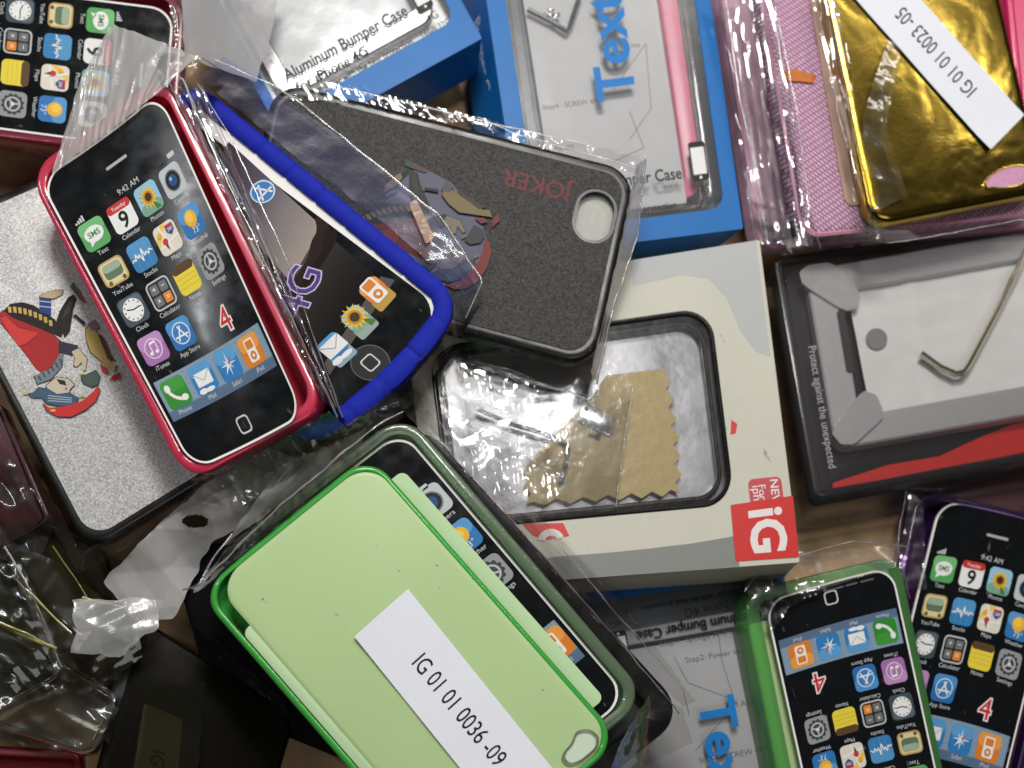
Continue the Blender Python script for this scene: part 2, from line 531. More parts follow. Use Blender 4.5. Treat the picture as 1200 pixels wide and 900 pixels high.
        mb.poly(circ(x - 1.6, y + .8, 1.2, 12), H[4], ink(206, 52, 48)); mb.poly([(x - 2.2, y + 1.7), (x - 1, y + 1.7), (x - 1.2, y + 4)], H[4], ink(90, 60, 50))
        mb.poly(circ(x - 3.0, y - 1.9, 1.0, 10), H[5], ink(236, 176, 40))
    elif kind == 'weather':
        sq(ink(48, 120, 186)); mb.poly(rr(x - a, y - a, x + a, y, 2, 4), H[1], ink(88, 156, 210)); mb.poly(circ(x, y - .9, 2.9, 18), H[2], ink(240, 184, 44)); mb.poly(circ(x - .4, y - 1.4, 1.9, 14), H[3], ink(250, 206, 84))
        mb.text('73°', x + .6, y + 3.3, 3.0, H[4], W_)
    elif kind == 'clock':
        sq(ink(64, 78, 88)); mb.poly(rr(x - a + .5, y - a + .5, x + a - .5, y, 1.8, 4), H[1], ink(92, 104, 112)); mb.poly(circ(x, y, 4.1, 24), H[2], W_)
        for k in range(12):
            t = math.pi * k / 6
            mb.line([(x + 3.1 * math.cos(t), y + 3.1 * math.sin(t)), (x + 3.7 * math.cos(t), y + 3.7 * math.sin(t))], .45, H[3], G_)
        mb.line([(x - 2.4, y - .9), (x, y), (x + 3, y - .2)], .4, H[4], K_)
    elif kind == 'calculator':
        sq(ink(198, 200, 202)); mb.poly(rr(x - a + .6, y - a + .6, x + a - .6, y + a - .6, 1.6, 4), H[1], ink(34, 34, 34))
        for i, (dx, dy, c, t) in enumerate(((-2.1, -2.1, (112, 114, 116), '+'), (2.1, -2.1, (112, 114, 116), '−'), (-2.1, 2.1, (112, 114, 116), '×'), (2.1, 2.1, (232, 138, 40), '='))):
            mb.poly(rr(x + dx - 1.75, y + dy - 1.75, x + dx + 1.75, y + dy + 1.75, .5, 3), H[2], ink(*c)); mb.text(t, x + dx, y + dy, 3.2, H[3], W_)
    elif kind == 'notes':
        sq(ink(236, 214, 66)); mb.poly(rr(x - a, y - a, x + a, y - a + 3.0, 1.6, 4), H[1], ink(92, 66, 42))
        for d in (0, 1.7, 3.4):
            mb.line([(x - a + .4, y - .6 + d), (x + a - .4, y - .6 + d)], .14, H[1], ink(196, 172, 60))
    elif kind == 'settings':
        sq(ink(150, 154, 156)); g = []
        for k in range(36):
            t = 2 * math.pi * k / 36; r_ = 4.3 if k % 3 else 3.6
            g.append((x + r_ * math.cos(t), y + r_ * math.sin(t)))
        mb.poly(g, H[1], ink(62, 64, 66)); mb.poly(circ(x, y, 3.0, 20), H[2], ink(186, 188, 190)); mb.poly(circ(x, y, 2.3, 18), H[3], ink(66, 68, 70))
        for k in range(3):
            t = 2 * math.pi * k / 3 + .4
            mb.line([(x, y), (x + 2.6 * math.cos(t), y + 2.6 * math.sin(t))], .7, H[4], ink(186, 188, 190))
        mb.poly(circ(x, y, .8, 12), H[5], ink(220, 220, 220))
    elif kind == 'itunes':
        sq(ink(168, 112, 176)); mb.poly(rr(x - a, y - a, x + a, y, 2, 4), H[1], ink(190, 142, 196)); mb.poly(circ(x, y, 3.7, 20), H[2], ink(226, 200, 228)); mb.poly(circ(x, y, 3.2, 20), H[3], ink(176, 122, 182))
        for d in (-1.1, 1.3):
            mb.poly(circ(x + d - .4, y + 1.4, .8, 10, .65), H[4], W_); mb.line([(x + d + .2, y + 1.4), (x + d + .2, y - 2)], .4, H[4], W_)
        mb.line([(x - .9, y - 1.9), (x + 1.6, y - 2.2)], .9, H[5], W_)
    elif kind == 'appstore':
        sq(ink(42, 110, 180)); mb.poly(rr(x - a, y - a, x + a, y, 2, 4), H[1], ink(76, 146, 206)); mb.poly(circ(x, y, 3.9, 22), H[2], ink(206, 224, 240)); mb.poly(circ(x, y, 3.4, 22), H[3], ink(56, 126, 192))
        for q in (((-2, 2.3), (.6, -2.6)), ((2, 2.3), (-.6, -2.6)), ((-2.9, .9), (2.9, .9))):
            mb.line([(x + q[0][0], y + q[0][1]), (x + q[1][0], y + q[1][1])], .6, H[4], W_)
    elif kind == 'phone':
        sq(ink(44, 138, 44)); mb.poly(rr(x - a, y - a, x + a, y - .4, 2, 4), H[1], ink(60, 152, 56)); pts = [(-3, -2.6), (-2.6, -.6), (-1.2, 1.4), (1, 2.8), (3, 3)]
        mb.line([(x + p, y + q) for p, q in pts], 1.2, H[2], W_); mb.poly(circ(x - 2.8, y - 2.2, 1.2, 10, 1.5), H[3], W_); mb.poly(circ(x + 2.5, y + 2.7, 1.5, 10, 1.2), H[3], W_)
    elif kind == 'mail':
        sq(ink(46, 126, 190)); mb.poly(rr(x - a, y - a, x + a, y - 1, 2, 4), H[1], ink(86, 156, 210)); mb.poly(circ(x - 2.4, y + 4.0, 1.9, 12, 1.0), H[1] + .01, W_); mb.poly(circ(x + .8, y + 4.2, 2.2, 12, .8), H[1] + .02, W_)
        mb.poly(rr(x - 3.6, y - 2.4, x + 3.6, y + 2.4, .3, 2), H[2], W_); mb.line([(x - 3.5, y - 2.2), (x, y + .8), (x + 3.5, y - 2.2)], .3, H[3], ink(160, 170, 180))
    elif kind == 'safari':
        sq(ink(46, 124, 190)); mb.poly(rr(x - a, y - a, x + a, y - .6, 2, 4), H[1], ink(90, 160, 212))
        for k in range(8):
            t = math.pi * k / 4; l = 4.2 if k % 2 == 0 else 2.8
            mb.poly([(x + .6 * math.cos(t + 1.57), y + .6 * math.sin(t + 1.57)), (x + l * math.cos(t), y + l * math.sin(t)), (x - .6 * math.cos(t + 1.57), y - .6 * math.sin(t + 1.57))], H[2] + .004 * k, ink(196, 220, 238))
        mb.poly([(x - .6, y + .4), (x + 2.6, y - 3), (x + .6, y + .6)], H[4], ink(200, 60, 50)); mb.poly([(x - .6, y - .4), (x - 2.6, y + 3), (x + .6, y + .2)], H[4] + .01, W_)
    elif kind == 'ipod':
        sq(ink(222, 128, 36)); mb.poly(rr(x - a, y - a, x + a, y, 2, 4), H[1], ink(236, 156, 66)); mb.poly(rr(x - 2.4, y - 3.9, x + 2.4, y + 3.9, .8, 3), H[2], W_); mb.poly(rr(x - 1.8, y - 3.3, x + 1.8, y - .6, .3, 2), H[3], ink(222, 128, 36)); mb.poly(circ(x, y + 1.8, 1.5, 14), H[3], ink(222, 128, 36)); mb.poly(circ(x, y + 1.8, .6, 10), H[4], W_)
    if caption:
        mb.text(CAPT[kind], x, y + a + 1.5, 2.3, H[0], CAPW)

def dummy_card(root, fr, W=58, L=115, r=9, h=0.0, cuts=9, colx=(8.8, 21.8, 34.6, 47.4), rows=(27.2, 42.2, 57.0, 72.0), dock=89.8, thick=1.0, four=(42, 76), skip=()):
    """printed card dummy of a phone under its case: white edge, black face, icons, dock, home key, earpiece"""
    mb = MB()
    mb.lrr(0, 0, W, L, r, [(0, h - thick), (0, h)], WHITE, n=8)
    o = mb.build('phone_card', root, fr, cuts=cuts)
    mb = MB(); mb.lrr(.8, .8, W - .8, L - .8, r - .8, [(0, h + .02), (0, h + .12)], BLACKG, n=8)
    face = mb.build('screen_print', o, fr, cuts=cuts)
    h += .12
    mb = MB(); mb.poly(rr(2.2, dock - 7.4, W - 2.2, dock + 7.6, .3, 2), h + .05, ink(118, 146, 170)); mb.poly(rr(2.2, dock + 4.2, W - 2.2, dock + 7.6, .2, 2), h + .09, ink(86, 112, 140))
    for k in range(24):
        q = dock - 7 + k * .46
        mb.line([(2.4, q), (W - 2.4, q)], .12, h + .08, ink(176, 194, 206))
    for k in range(44):
        q = 2.6 + k * (W - 5.2) / 43
        mb.line([(q, dock - 7.2), (q, dock + 4.0)], .12, h + .085, ink(92, 112, 132))
    mb.build('dock_bar', o, fr, cuts=cuts)
    for row, y in zip(KINDS, rows):
        for k, x in zip(row, colx):
            if k and k not in skip:
                b = MB(); icon(b, k, x, y, h); b.build('app_icon', o, fr, smooth=0)
    for k, x in zip(('phone', 'mail', 'safari', 'ipod'), colx):
        if k not in skip:
            b = MB(); icon(b, k, x, dock - 1.0, h + .1); b.build('app_icon', o, fr, smooth=0)
    b = MB(); b.ring(rr(W / 2 - 3.0, L - 9.6, W / 2 + 3.0, L - 3.6, 1.6), rr(W / 2 - 2.4, L - 9.0, W / 2 + 2.4, L - 4.2, 1.2), h + .05, CAPW); b.build('home_button', o, fr)
    b = MB(); b.poly(rr(W / 2 - 5, 9.8, W / 2 + 5, 10.9, .5), h + .05, ink(176, 178, 178)); b.build('earpiece', o, fr)
    b = MB(); b.text('9:42 AM', W / 2, 19.6, 3.0, h + .05, CAPW)
    for k in range(4):
        b.poly(rr(4.2 + k * 1.0, 20.6 - .5 * k, 4.9 + k * 1.0, 21.4, .1, 1), h + .05, CAPW)
    b.poly(rr(W - 8.6, 18.8, W - 5, 20.4, .3, 1), h + .05, CAPW)
    b.build('status_line', o, fr, smooth=0)
    if four:
        b = MB(); b.text('4', *four, 11.5, h + .05, ink(238, 232, 230), bold=.05); b.text('4', *four, 11.5, h + .1, ink(206, 34, 44), bold=.0)
        b.build('printed_numeral', o, fr, smooth=0)
    return o

def tray(root, name, m, W, L, r, t, hb, ht, fr, floor=1.2, inner=None, label=None, n=9):
    """open moulded case: floor and rounded rim"""
    b = MB()
    b.lrr(0, 0, W, L, r, [(1.2, hb), (.3, hb + .5), (0, hb + 1.4), (0, ht - 1.0), (.35, ht - .3), (1.0, ht), (t - .5, ht), (t, ht - .4), (t, hb + floor)], m, n=n, cap0=True, cap1=True)
    return b.build(name, root, fr, cuts=0, label=label)

# ------------------------------------------------------------------ table
TABLE = pbr('brown_fibreboard', (0.52, 0.34, 0.19), rough=0.8, var=.55, vscale=70, bump=(320, .6, .0006))
mb = MB()
n_ = 24
mb.poly([(-1500, -1500), (1500, -1500), (1500, 1500), (-1500, 1500)], 0, TABLE)
class Flat:
    W = L = 1
    def p(s, u, v, h): return Vector((u * .001, v * .001, h * .001))
t = mb.build('table_surface', None, Flat()); t['kind'] = 'structure'
# ------------------------------------------------------------------ more materials
BLUEBOX = pbr('blue_carton', (0.006, 0.135, 0.42), rough=0.42, spec=.25, var=.12, vscale=40, bump=(160, .12, .0003), dust=(150, .70, (.06, .24, .50), .3))
CREAM = pbr('cream_carton', (0.51, 0.498, 0.42), rough=0.5, var=.07, vscale=30, bump=(45, .5, .0012), dust=(260, .72, (.25, .22, .16), .4))
GREYC = pbr('grey_carton_print', (0.40, 0.41, 0.41), rough=0.5, var=.06, vscale=30)
REDST = pbr('red_sticker', (0.56, 0.025, 0.022), rough=0.4, var=.06, vscale=60)
INSIDE = pbr('dark_box_tray', (0.016, 0.015, 0.016), rough=0.35, var=.4, vscale=40)
RED = clear('red_clear_plastic', tint=(.97, .2, .34), haze=.74, haze_col=(.98, .045, .13), refl=1.2, base=.03, rough=.12, bumps=((180, .10, .0004, 'noise', 2),))
PINKP = clear('pink_clear_plastic', tint=(.8, .16, .25), haze=.6, haze_col=(.40, .03, .08), refl=1.1, base=.02, rough=.12, bumps=((200, .2, .0004, 'noise', 2),))
GREENP = clear('green_clear_plastic', tint=(.6, .97, .6), haze=.66, haze_col=(.10, .76, .11), refl=1.2, base=.02, rough=.08, bumps=((150, .08, .0004, 'noise', 2),))
GREEN2 = clear('pale_green_clear_plastic', tint=(.86, .97, .85), haze=.26, haze_col=(.50, .74, .44), refl=1.3, base=.02, rough=.08, bumps=((150, .08, .0004, 'noise', 2),))
PURP = clear('purple_clear_plastic', tint=(.62, .5, .75), haze=.10, haze_col=(.14, .02, .40), refl=1.2, base=.02, rough=.1, bumps=())
GREEN3 = clear('green_wrapped_plastic', tint=(.62, .95, .60), haze=.34, haze_col=(.20, .62, .18), refl=1.6, base=.02, rough=.07, bumps=((150, .1, .0004, 'noise', 2),))
SMOKE = clear('smoked_plastic', tint=(.16, .14, .08), haze=.08, haze_col=(.10, .09, .03), refl=.8, base=.01, rough=.12, bumps=((120, .2, .0005, 'noise', 2),))
CLEARP = clear('clear_moulded_plastic', tint=(.86, .86, .85), haze=.05, refl=1.6, base=.02, rough=.06, bumps=((90, .2, .0005, 'noise', 2),))
BLISTER = clear('clear_blister_plastic', tint=(.93, .92, .92), haze=.03, haze_col=(.5, .47, .48), refl=.9, base=.015, rough=.14, bumps=((50, .12, .0005, 'noise', 2), (1200, .06, .0002, 'noise', 5)))
WINDOW = clear('scuffed_window_film', tint=(.88, .88, .88), haze=.05, haze_col=(.7, .7, .72), refl=.9, base=.01, rough=.16, bumps=((55, .3, .0008, 'noise', 2), (700, .12, .0003, 'noise', 5)))
BLUESIL = pbr('blue_silicone', (0.010, 0.020, 0.34), rough=0.7, spec=.15, var=.08, vscale=80, bump=(260, .25, .0004))
CARDG = pbr('pale_green_card', (0.395, 0.54, 0.25), rough=0.55, var=.07, vscale=22, bump=(220, .10, .0003), coat=.25, coatr=.3, dust=(330, .74, (.12, .17, .09), .6))

def chaikin(P, n=1, t_=.22):
    for _ in range(n):
        Q = []
        for p, q in zip(P, P[1:] + P[:1]):
            Q += [(p[0] * (1 - t_) + q[0] * t_, p[1] * (1 - t_) + q[1] * t_), (p[0] * t_ + q[0] * (1 - t_), p[1] * t_ + q[1] * (1 - t_))]
        P = Q
    return P
# ------------------------------------------------------------------ blue cartons
def carton(root, fr, W, L, T, matr, win, wr, wmat, tray=None, trayh=-8, name='box_lid'):
    """window carton: printed lid with a rounded opening, four sides, a floor, a clear pane"""
    b = MB()
    o = rr(0, 0, W, L, .8, 6); i = rr(*win, wr, 6)
    b.ring(o, i, 0, matr)
    b.loft([[(u, v, 0) for u, v in i], [(u, v, -.7) for u, v in i]], matr, cap1=False)
    lid = b.build(name, root, fr)
    b = MB(); b.loft([[(u, v, -.05) for u, v in o], [(u, v, -T) for u, v in o]], matr, cap1=True)
    body = b.build('box_body', root, fr)
    b = MB(); b.lrr(win[0] - 2, win[1] - 2, win[2] + 2, win[3] + 2, wr, [(0, -.75), (0, trayh)], tray or INSIDE, cap1=True)
    tr = b.build('inner_tray', root, fr)
    b = MB(); b.lrr(win[0] - .6, win[1] - .6, win[2] + .6, win[3] + .6, wr, [(0, -.45)], wmat, cap0=True, cap1=False)
    pane = b.build('window_pane', lid, fr)
    return lid, body, tr, pane
TXB = ink(28, 30, 34); BLUEP = ink(24, 124, 200)
def box_print(pane, fr, title=True, tex=True, dim=1.0, u0=45):
    W, L = fr.W, fr.L
    b = MB()
    b.text('Aluminum Bumper Case', 40, L - 23.6, 6.4, -.35, TXB, bold=.018, maxw=56)
    b.text('for iPhone 4G', 30, L - 17.2, 5.6, -.35, TXB, bold=.018)
    b.text('Provide Bumper with the best protection', 37, L - 12.0, 3.5, -.35, TXB, maxw=54, bold=.02)
    b.text('4G', 76, L - 16.5, 4.4, -.35, TXB); b.text('16GB 32GB', 76, L - 12.0, 3.2, -.35, TXB)
    b.build('window_lettering', pane, fr, smooth=0)
    b = MB(); b.poly(rr(72.2, L - 35, 79.2, L - 20, 1.2), -.34, TXB); b.poly(rr(72.9, L - 32.8, 78.5, L - 22.4, .2), -.3, W_); b.poly(circ(75.7, L - 21.2, .6, 8), -.3, W_)
    b.build('phone_pictogram', pane, fr, smooth=0)
    b = MB(); b.text('Texture', u0, L - 93, 22, -.33, BLUEP, rot=-90, bold=.022, wide=1.05)
    b.build('brand_lettering', pane, fr, smooth=0)

def side_frame(fr, T, side):
    W, L = fr.W, fr.L
    q = {'left': [(0, 0, -T), (0, 0, 0), (0, L, 0), (0, L, -T)], 'bottom': [(0, L, 0), (W, L, 0), (W, L, -T), (0, L, -T)]}[side]
    w = [fr.p(*x) for x in q]
    f = Frame(T if side == 'left' else W, L if side == 'left' else T, world=w)
    f.N = (w[3] - w[0]).cross(w[1] - w[0]).normalized()
    return f

# box with pink bumper, standing in the top middle
FA = Frame(90, 130, [(559, -75), (818, -107), (871, 268), (614, 300)], [34, 34, 40, 40], lean=(.3, 0))
TA = 26
boxA = thing('retail_box', 'blue window box holding a pink bumper and an instruction sheet', 'box', FA, -TA)
lid, body, tr, pane = carton(boxA, FA, 90, 130, TA, BLUEBOX, (7.5, 4, 83.5, 121.5), 6, WINDOW, tray=pbr('box_tray_grey', (.10, .13, .16), rough=.3, var=.3, vscale=40), trayh=-10)
sf = side_frame(FA, TA, 'left')
b = MB(); b.text('Bumper Case', TA * .60, 50, 7.6, .12, ink(226, 232, 240), rot=90, bold=.01)
b.build('side_lettering', body, sf, smooth=0)
box_print(pane, FA, u0=47)
# contents
sh = Frame(60, 122, [FA.C[0], FA.C[1], FA.C[2], FA.C[3]], world=[FA.p(17, 2, -6), FA.p(71, 2, -6), FA.p(72, 117, -6), FA.p(18, 117, -6)])
b = MB(); b.lrr(0, 0, 60, 122, 3, [(0, -.2), (0, 0)], SHEET, cap0=True)
GT = ink(120, 122, 128)
shA = tagged(b.build('instruction_sheet', None, sh), 'white instruction sheet under the pane of the upright blue box', 'paper')
b = MB()
b.text('Step4 : SCREW 4M', 14, 74, 3.2, .1, GT); b.text('Fix 4M', 8, 92, 3.2, .1, GT); b.text('Step3 : Side key', 40, 52, 3.0, .1, GT)
b.line([(34, 70), (52, 52), (50, 80), (38, 92)], .3, .1, GT); b.line([(30, 100), (44, 96), (40, 80)], .3, .1, GT)
b.build('sheet_print', shA, sh, smooth=0)
PINKB = pbr('pink_bumper_plastic', (.72, .16, .28), rough=.3, var=.1, vscale=60)
def rails(name, label, cat, fr, u0, v0, u1, v1, r, w, h0, h1, m, m2=None):
    root = thing(name, label, cat, fr, h0)
    b = MB()
    b.loft([[(u, v, h) for u, v in rr(u0 + d, v0 + d, u1 - d, v1 - d, max(r - d, 1), 8)] for d, h in ((.5, h0), (0, h0 + .8), (0, h1 - .8), (.6, h1), (w - .5, h1), (w, h1 - .5), (w, h0 + .5), (w - .5, h0))], m, closed=True)
    b.build('bumper_band', root, fr)
    if m2:
        b = MB()
        b.loft([[(u, v, h) for u, v in rr(u0 + d, v0 + d, u1 - d, v1 - d, max(r - d, 1), 8)] for d, h in ((-.15, h1 - 3.4), (-.15, h1 - 2.2), (.2, h1 - 2.2), (.2, h1 - 3.4))], m2, closed=True)
        b.build('trim_line', root, fr)
    return root
rails('bumper_case', 'pink plastic bumper lying in the upright blue box', 'phone case', FA, 40, -4, 80.5, 114, 9, 7.5, -9.8, -6.3, PINKB, CHROME)
rails('bumper_case', 'grey metal bumper rail at the long edge of the upright blue box', 'phone case', FA, 11.2, -4, 60, 112, 9, 4.5, -9.6, -6.3, pbr('dark_grey_rail', (.09, .09, .10), rough=.3, metal=.5, var=.2))
rails('bumper_case', 'clear outer bumper rail beside the pink one in the blue box', 'phone case', FA, 8.2, -6, 82.6, 119, 7, 2.6, -9.6, -3.5, CLEARP)
# screws and key in a small pouch on the sheet
b = MB(); b.tube([FA.uv(*FA_p) + (-3.0,) for FA_p in ((622, 6), (650, 20), (668, 32), (672, 24), (684, -12))], .9, DARKMETAL)
tagged(b.build('hex_key', None, FA), 'dark bent hex key at the top of the upright blue box', 'tool')
for k in range(5):
    x, y = FA.uv(648 + 5 * (k % 3), 6 + 6 * (k // 2))
    b = MB(); a = k * 1.3
    b.tube([(x, y, -3.4), (x + 2.6 * math.cos(a), y + 2.6 * math.sin(a), -3.2)], .45, CHROME, n=6); b.tube([(x, y, -3.4), (x - .5 * math.cos(a), y - .5 * math.sin(a), -3.4)], .9, CHROME, n=8)
    tagged(b.build('screw', None, FA), 'tiny steel screw in the pile beside the hex key of the upright blue box', 'screw', 'tiny screws in the upright blue box')

# tilted box at the top
FB = Frame(90, 130, [(155, -160), (384, -285), (565, 45), (336, 170)], [34, 34, 44, 44], lean=(0, 0))
boxB = thing('retail_box', 'slanting blue window box with a shiny metal bumper behind its film', 'box', FB, -26)
SILV = pbr('brushed_aluminium_insert', (.42, .43, .44), rough=.42, metal=.7, var=.25, vscale=25, rvar=.15, bump=(40, .4, .0012))
lid, body, tr, pane = carton(boxB, FB, 90, 130, 26, BLUEBOX, (4, 4, 84, 119), 6, WINDOW, tray=SILV, trayh=-6)
box_print(pane, FB, u0=47)
rails('bumper_case', 'polished aluminium bumper lying in the slanting blue box', 'phone case', FB, 7, -4, 80, 114, 9, 7, -5.8, -1.5, CHROME)

# upside-down box at the bottom
FC = Frame(90, 130, [(978, 1010), (738, 1052), (676, 694), (915, 652)], [22, 22, 22, 22])
boxC = thing('retail_box', 'blue window box lying upside down beneath the cream box', 'box', FC, -21)
lid, body, tr, pane = carton(boxC, FC, 90, 130, 21, BLUEBOX, (4.5, 4, 85.5, 124), 6, WINDOW, tray=pbr('box_tray_steel', (.12, .15, .18), rough=.3, var=.3, vscale=40), trayh=-9)
box_print(pane, FC, u0=40)
sh = Frame(60, 100, world=[FC.p(16, 4, -4), FC.p(79, 4, -4), FC.p(79, 101, -4), FC.p(16, 101, -4)])
b = MB(); b.lrr(0, 0, 60, 100, 6, [(0, -.2), (0, 0)], SHEET, cap0=True)
shC = tagged(b.build('instruction_sheet', None, sh), 'white folded step sheet inside the upside-down blue box', 'paper')
b = MB()
for (px, py), t in (((815, 748), 'Step1:  Sponge A 4M'), ((838, 768), 'Step2: Power key'), ((862, 826), '4 M A'), ((858, 885), 'Step4 : SCREW 4M')):
    x, y = sh.uv(px, py); b.text(t, x, y, 3.6, .1, GT, rot=180)
for p in (((840, 730), (846, 775), (862, 825), (815, 880)), ((790, 770), (806, 800), (860, 820))):
    b.line(sh.uvs(p), .35, .1, ink(150, 152, 156))
b.build('sheet_print', shC, sh, smooth=0)
# soft round rail of the aluminium bumper
rails('bumper_case', 'silver aluminium bumper in the upside-down blue box', 'phone case', FC, 7, -6, 84, 110, 11, 7, -8.5, -1.6, pbr('satin_aluminium', (.66, .67, .68), rough=.3, metal=.45, var=.12, vscale=120))

# ------------------------------------------------------------------ cream box
FI = Frame(128, 112, [(470, 348), (890, 281), (937, 659), (513, 690)], [47, 47, 50, 50], lean=(-.1, -.1))
TI = 25
boxI = thing('retail_box', 'cream and grey carton with a black rimmed window and red stickers', 'box', FI, -TI)
iu = FI.uv
x0, y0 = iu(500, 385); x1, y1 = iu(851, 366); x2, y2 = iu(862, 590)
WIN = (x0, (y1 + iu(700, 372)[1]) / 2, x2 - .6, y2)
lid, body, tr, pane = carton(boxI, FI, 128, 112, TI, CREAM, WIN, 11, SMOOTHFILM, tray=pbr('silvery_tray', (.40, .40, .42), rough=.3, metal=.45, var=.35, vscale=30, rvar=.1, bump=(50, .4, .001)), trayh=-6.5)
b = MB()
# grey wave printed on the lid's far edge and on the near side
edge = [iu(*p) for p in ((742, 335), (800, 322), (830, 326), (852, 350), (868, 388), (886, 412), (903, 418))]
top = [(FI.W - .1, iu(903, 418)[1]), (FI.W - .1, .1), (iu(742, 300)[0], .1)]
def strip(b, A, B, h, m):
    for (p, q), (r_, t_) in zip(zip(A, B), zip(A[1:], B[1:])):
        b.poly([p, r_, t_, q], h, m)
n7 = len(edge)
topl = [(edge[k][0], .1) for k in range(n7)]
strip(b, edge, topl, .06, GREYC)
b.build('grey_wave_print', lid, FI, smooth=0)
b = MB()
lowl = [iu(*p) for p in ((520, 668), (600, 659), (656, 652), (710, 648), (760, 643), (810, 637), (857, 629), (862, 626))]
strip(b, lowl, [(p[0], FI.L - .1) for p in lowl], .06, pbr('dark_grey_carton_print', (.20, .205, .195), rough=.5, var=.07, vscale=30))
b.build('grey_wave_print', lid, FI, smooth=0)
# black rim of the packed case seen through the window
b = MB()
b.loft([[(u, v, h) for u, v in rr(WIN[0] + d, WIN[1] + d, WIN[2] - d, WIN[3] - d, 11 - d, 8)] for d, h in ((-.3, -1.2), (-.3, .3), (.2, .8), (.8, .8), (1.3, .3), (1.5, -1.2))], BLACKR, cap1=False)
b.build('window_rim', lid, FI)
# stickers
def quad_on(fr, pts, h=0):
    w = [fr.p(*fr.uv(*p), h) for p in pts]
    return w
def sticker(parent, fr, u0, v0, u1, v1, h, m, name='sticker', r=.3):
    b = MB(); b.lrr(u0, v0, u1, v1, r, [(0, h), (0, h + .12)], m)
    return b, name
stk = Frame(22, 20.5, world=[FI.p(*iu(*p), .12) for p in ((856, 592), (929, 581), (936, 653), (862, 658))])
b = MB(); b.lrr(0, 0, 22, 20.5, .2, [(0, 0), (0, .15)], REDST)
so = b.build('brand_sticker', lid, stk)
b = MB(); b.text('iG', 11.4, 10.6, 17, .22, ink(240, 232, 228), rot=90, bold=.03)
b.build('sticker_lettering', so, stk, smooth=0)
fu, fv = iu(876, 562); fu2, fv2 = iu(919, 590)
b = MB(); b.lrr(fu, fv, fu2, fv2 + 2, 2, [(0, .05), (0, .15)], pbr('faded_red_sticker', (.50, .06, .07), rough=.45, var=.06))
tagst = b.build('model_sticker', lid, FI)
b = MB(); hh = (fv + fv2) / 2 + .3
b.text('NEW', fu2 - 3.0, hh + .8, 4.2, .2, W_, rot=90, bold=.01); b.text('For', fu2 - 7.6, hh, 3.8, .2, W_, rot=90); b.text('iph', fu + 2.6, hh, 4.4, .2, W_, rot=90)
b.build('sticker_lettering', tagst, FI, smooth=0)
stq = FI.uvs([(612, 614), (660, 613), (667, 628), (640, 633), (624, 627)])
b = MB(); b.prism(stq, .05, .2, REDST); s2 = b.build('torn_sticker', lid, FI)
cx, cy = FI.uv(645, 626)
b = MB(); b.ring(circ(cx, cy + 2, 5.0, 24), circ(cx, cy + 2, 2.8, 24), .3, ink(230, 220, 216)); 
b = MB()
arc = [(cx + 4.6 * math.cos(R(a)), cy + 2.4 + 4.2 * math.sin(R(a))) for a in range(190, 352, 12)]
arc2 = [(cx + 2.2 * math.cos(R(a)), cy + 2.6 + 2.0 * math.sin(R(a))) for a in range(190, 352, 12)]
strip(b, arc, arc2, .28, ink(232, 224, 220)); b.build('sticker_lettering', s2, FI, smooth=0)
b = MB(); q = FI.uvs([(857, 492), (864, 497), (862, 508), (856, 509)]); b.prism(q, .05, .15, REDST); b.build('sticker_scrap', lid, FI)
# contents
hI = -3.6
rails('bumper_case', 'black bumper with a red inner band inside the cream box', 'phone case', FI, WIN[0] + 2.2, WIN[1] + 2.4, WIN[2] - 2.4, WIN[3] - 2.4, 10, 1.8, -6.3, -2.0, BLACKR, pbr('red_rubber_line', (.4, .02, .05), rough=.3))
TAN = pbr('tan_microfibre', (.52, .40, .19), rough=.95, var=.16, vscale=900, bump=(1500, .7, .0003))
cl = [(720, 432), (778, 432)]
zz = [(778, 432), (786, 448), (780, 456), (790, 468), (783, 478), (793, 490), (786, 500), (797, 512), (789, 522), (798, 534), (790, 544), (799, 556), (791, 566), (797, 578), (786, 574), (776, 582), (764, 576), (752, 584), (740, 578), (726, 586), (712, 580), (698, 588), (684, 582), (668, 590), (652, 584), (638, 592), (626, 588), (618, 590), (622, 578), (614, 570), (620, 560), (612, 552), (640, 520), (660, 500), (690, 470), (710, 440)]
b = MB(); b.prism(FI.uvs(zz, hI), hI - .5, hI, TAN)
tagged(b.build('cleaning_cloth', None, FI, smooth=30), 'tan cleaning cloth with zigzag edges in the cream box', 'cloth')
b = MB(); b.tube([FI.uv(x, y, hI + 1.5) + (hI + 1.5,) for x, y in ((560, 480), (600, 497), (640, 509), (655, 515), (662, 519), (666, 527), (664, 540), (657, 567))], .85, DARKMETAL)
tagged(b.build('hex_key', None, FI), 'black bent hex key on the tan cloth in the cream box', 'tool')
pl = thing('metal_plate', 'small steel plate with two screw holes on the tan cloth', 'plate', FI, hI + 1)
c_ = FI.uv(700, 493, hI + 1)
fp = Frame(15, 8, world=[FI.p(*FI.uv(*q, hI + 1), hI + 1) for q in ((683, 471), (724, 490), (716, 512), (676, 493))])
b = MB(); b.lrr(0, 0, 15, 8, 1.6, [(.2, -1), (0, -.8), (0, -.1), (.15, 0)], pbr('zinc_plate', (.66, .70, .76), rough=.25, metal=1, var=.15, vscale=260, rvar=.1), cap0=True); b.build('plate_body', pl, fp)
for u, v in ((2.2, 2.0), (12.8, 6.0)):
    b = MB(); b.poly(circ(u, v, .9, 14), .06, BLACKM); b.build('screw_hole', pl, fp)
b = MB(); s0 = FI.uv(690, 510, hI) + (hI + .6,); s1 = FI.uv(699, 512, hI) + (hI + .6,); b.tube([s0, s1], .55, DARKMETAL); b.tube([FI.uv(699, 511, hI) + (hI + .6,), FI.uv(703, 513, hI) + (hI + .6,)], 1.1, DARKMETAL)
tagged(b.build('screw', None, FI), 'single short screw lying below the small steel plate', 'screw')
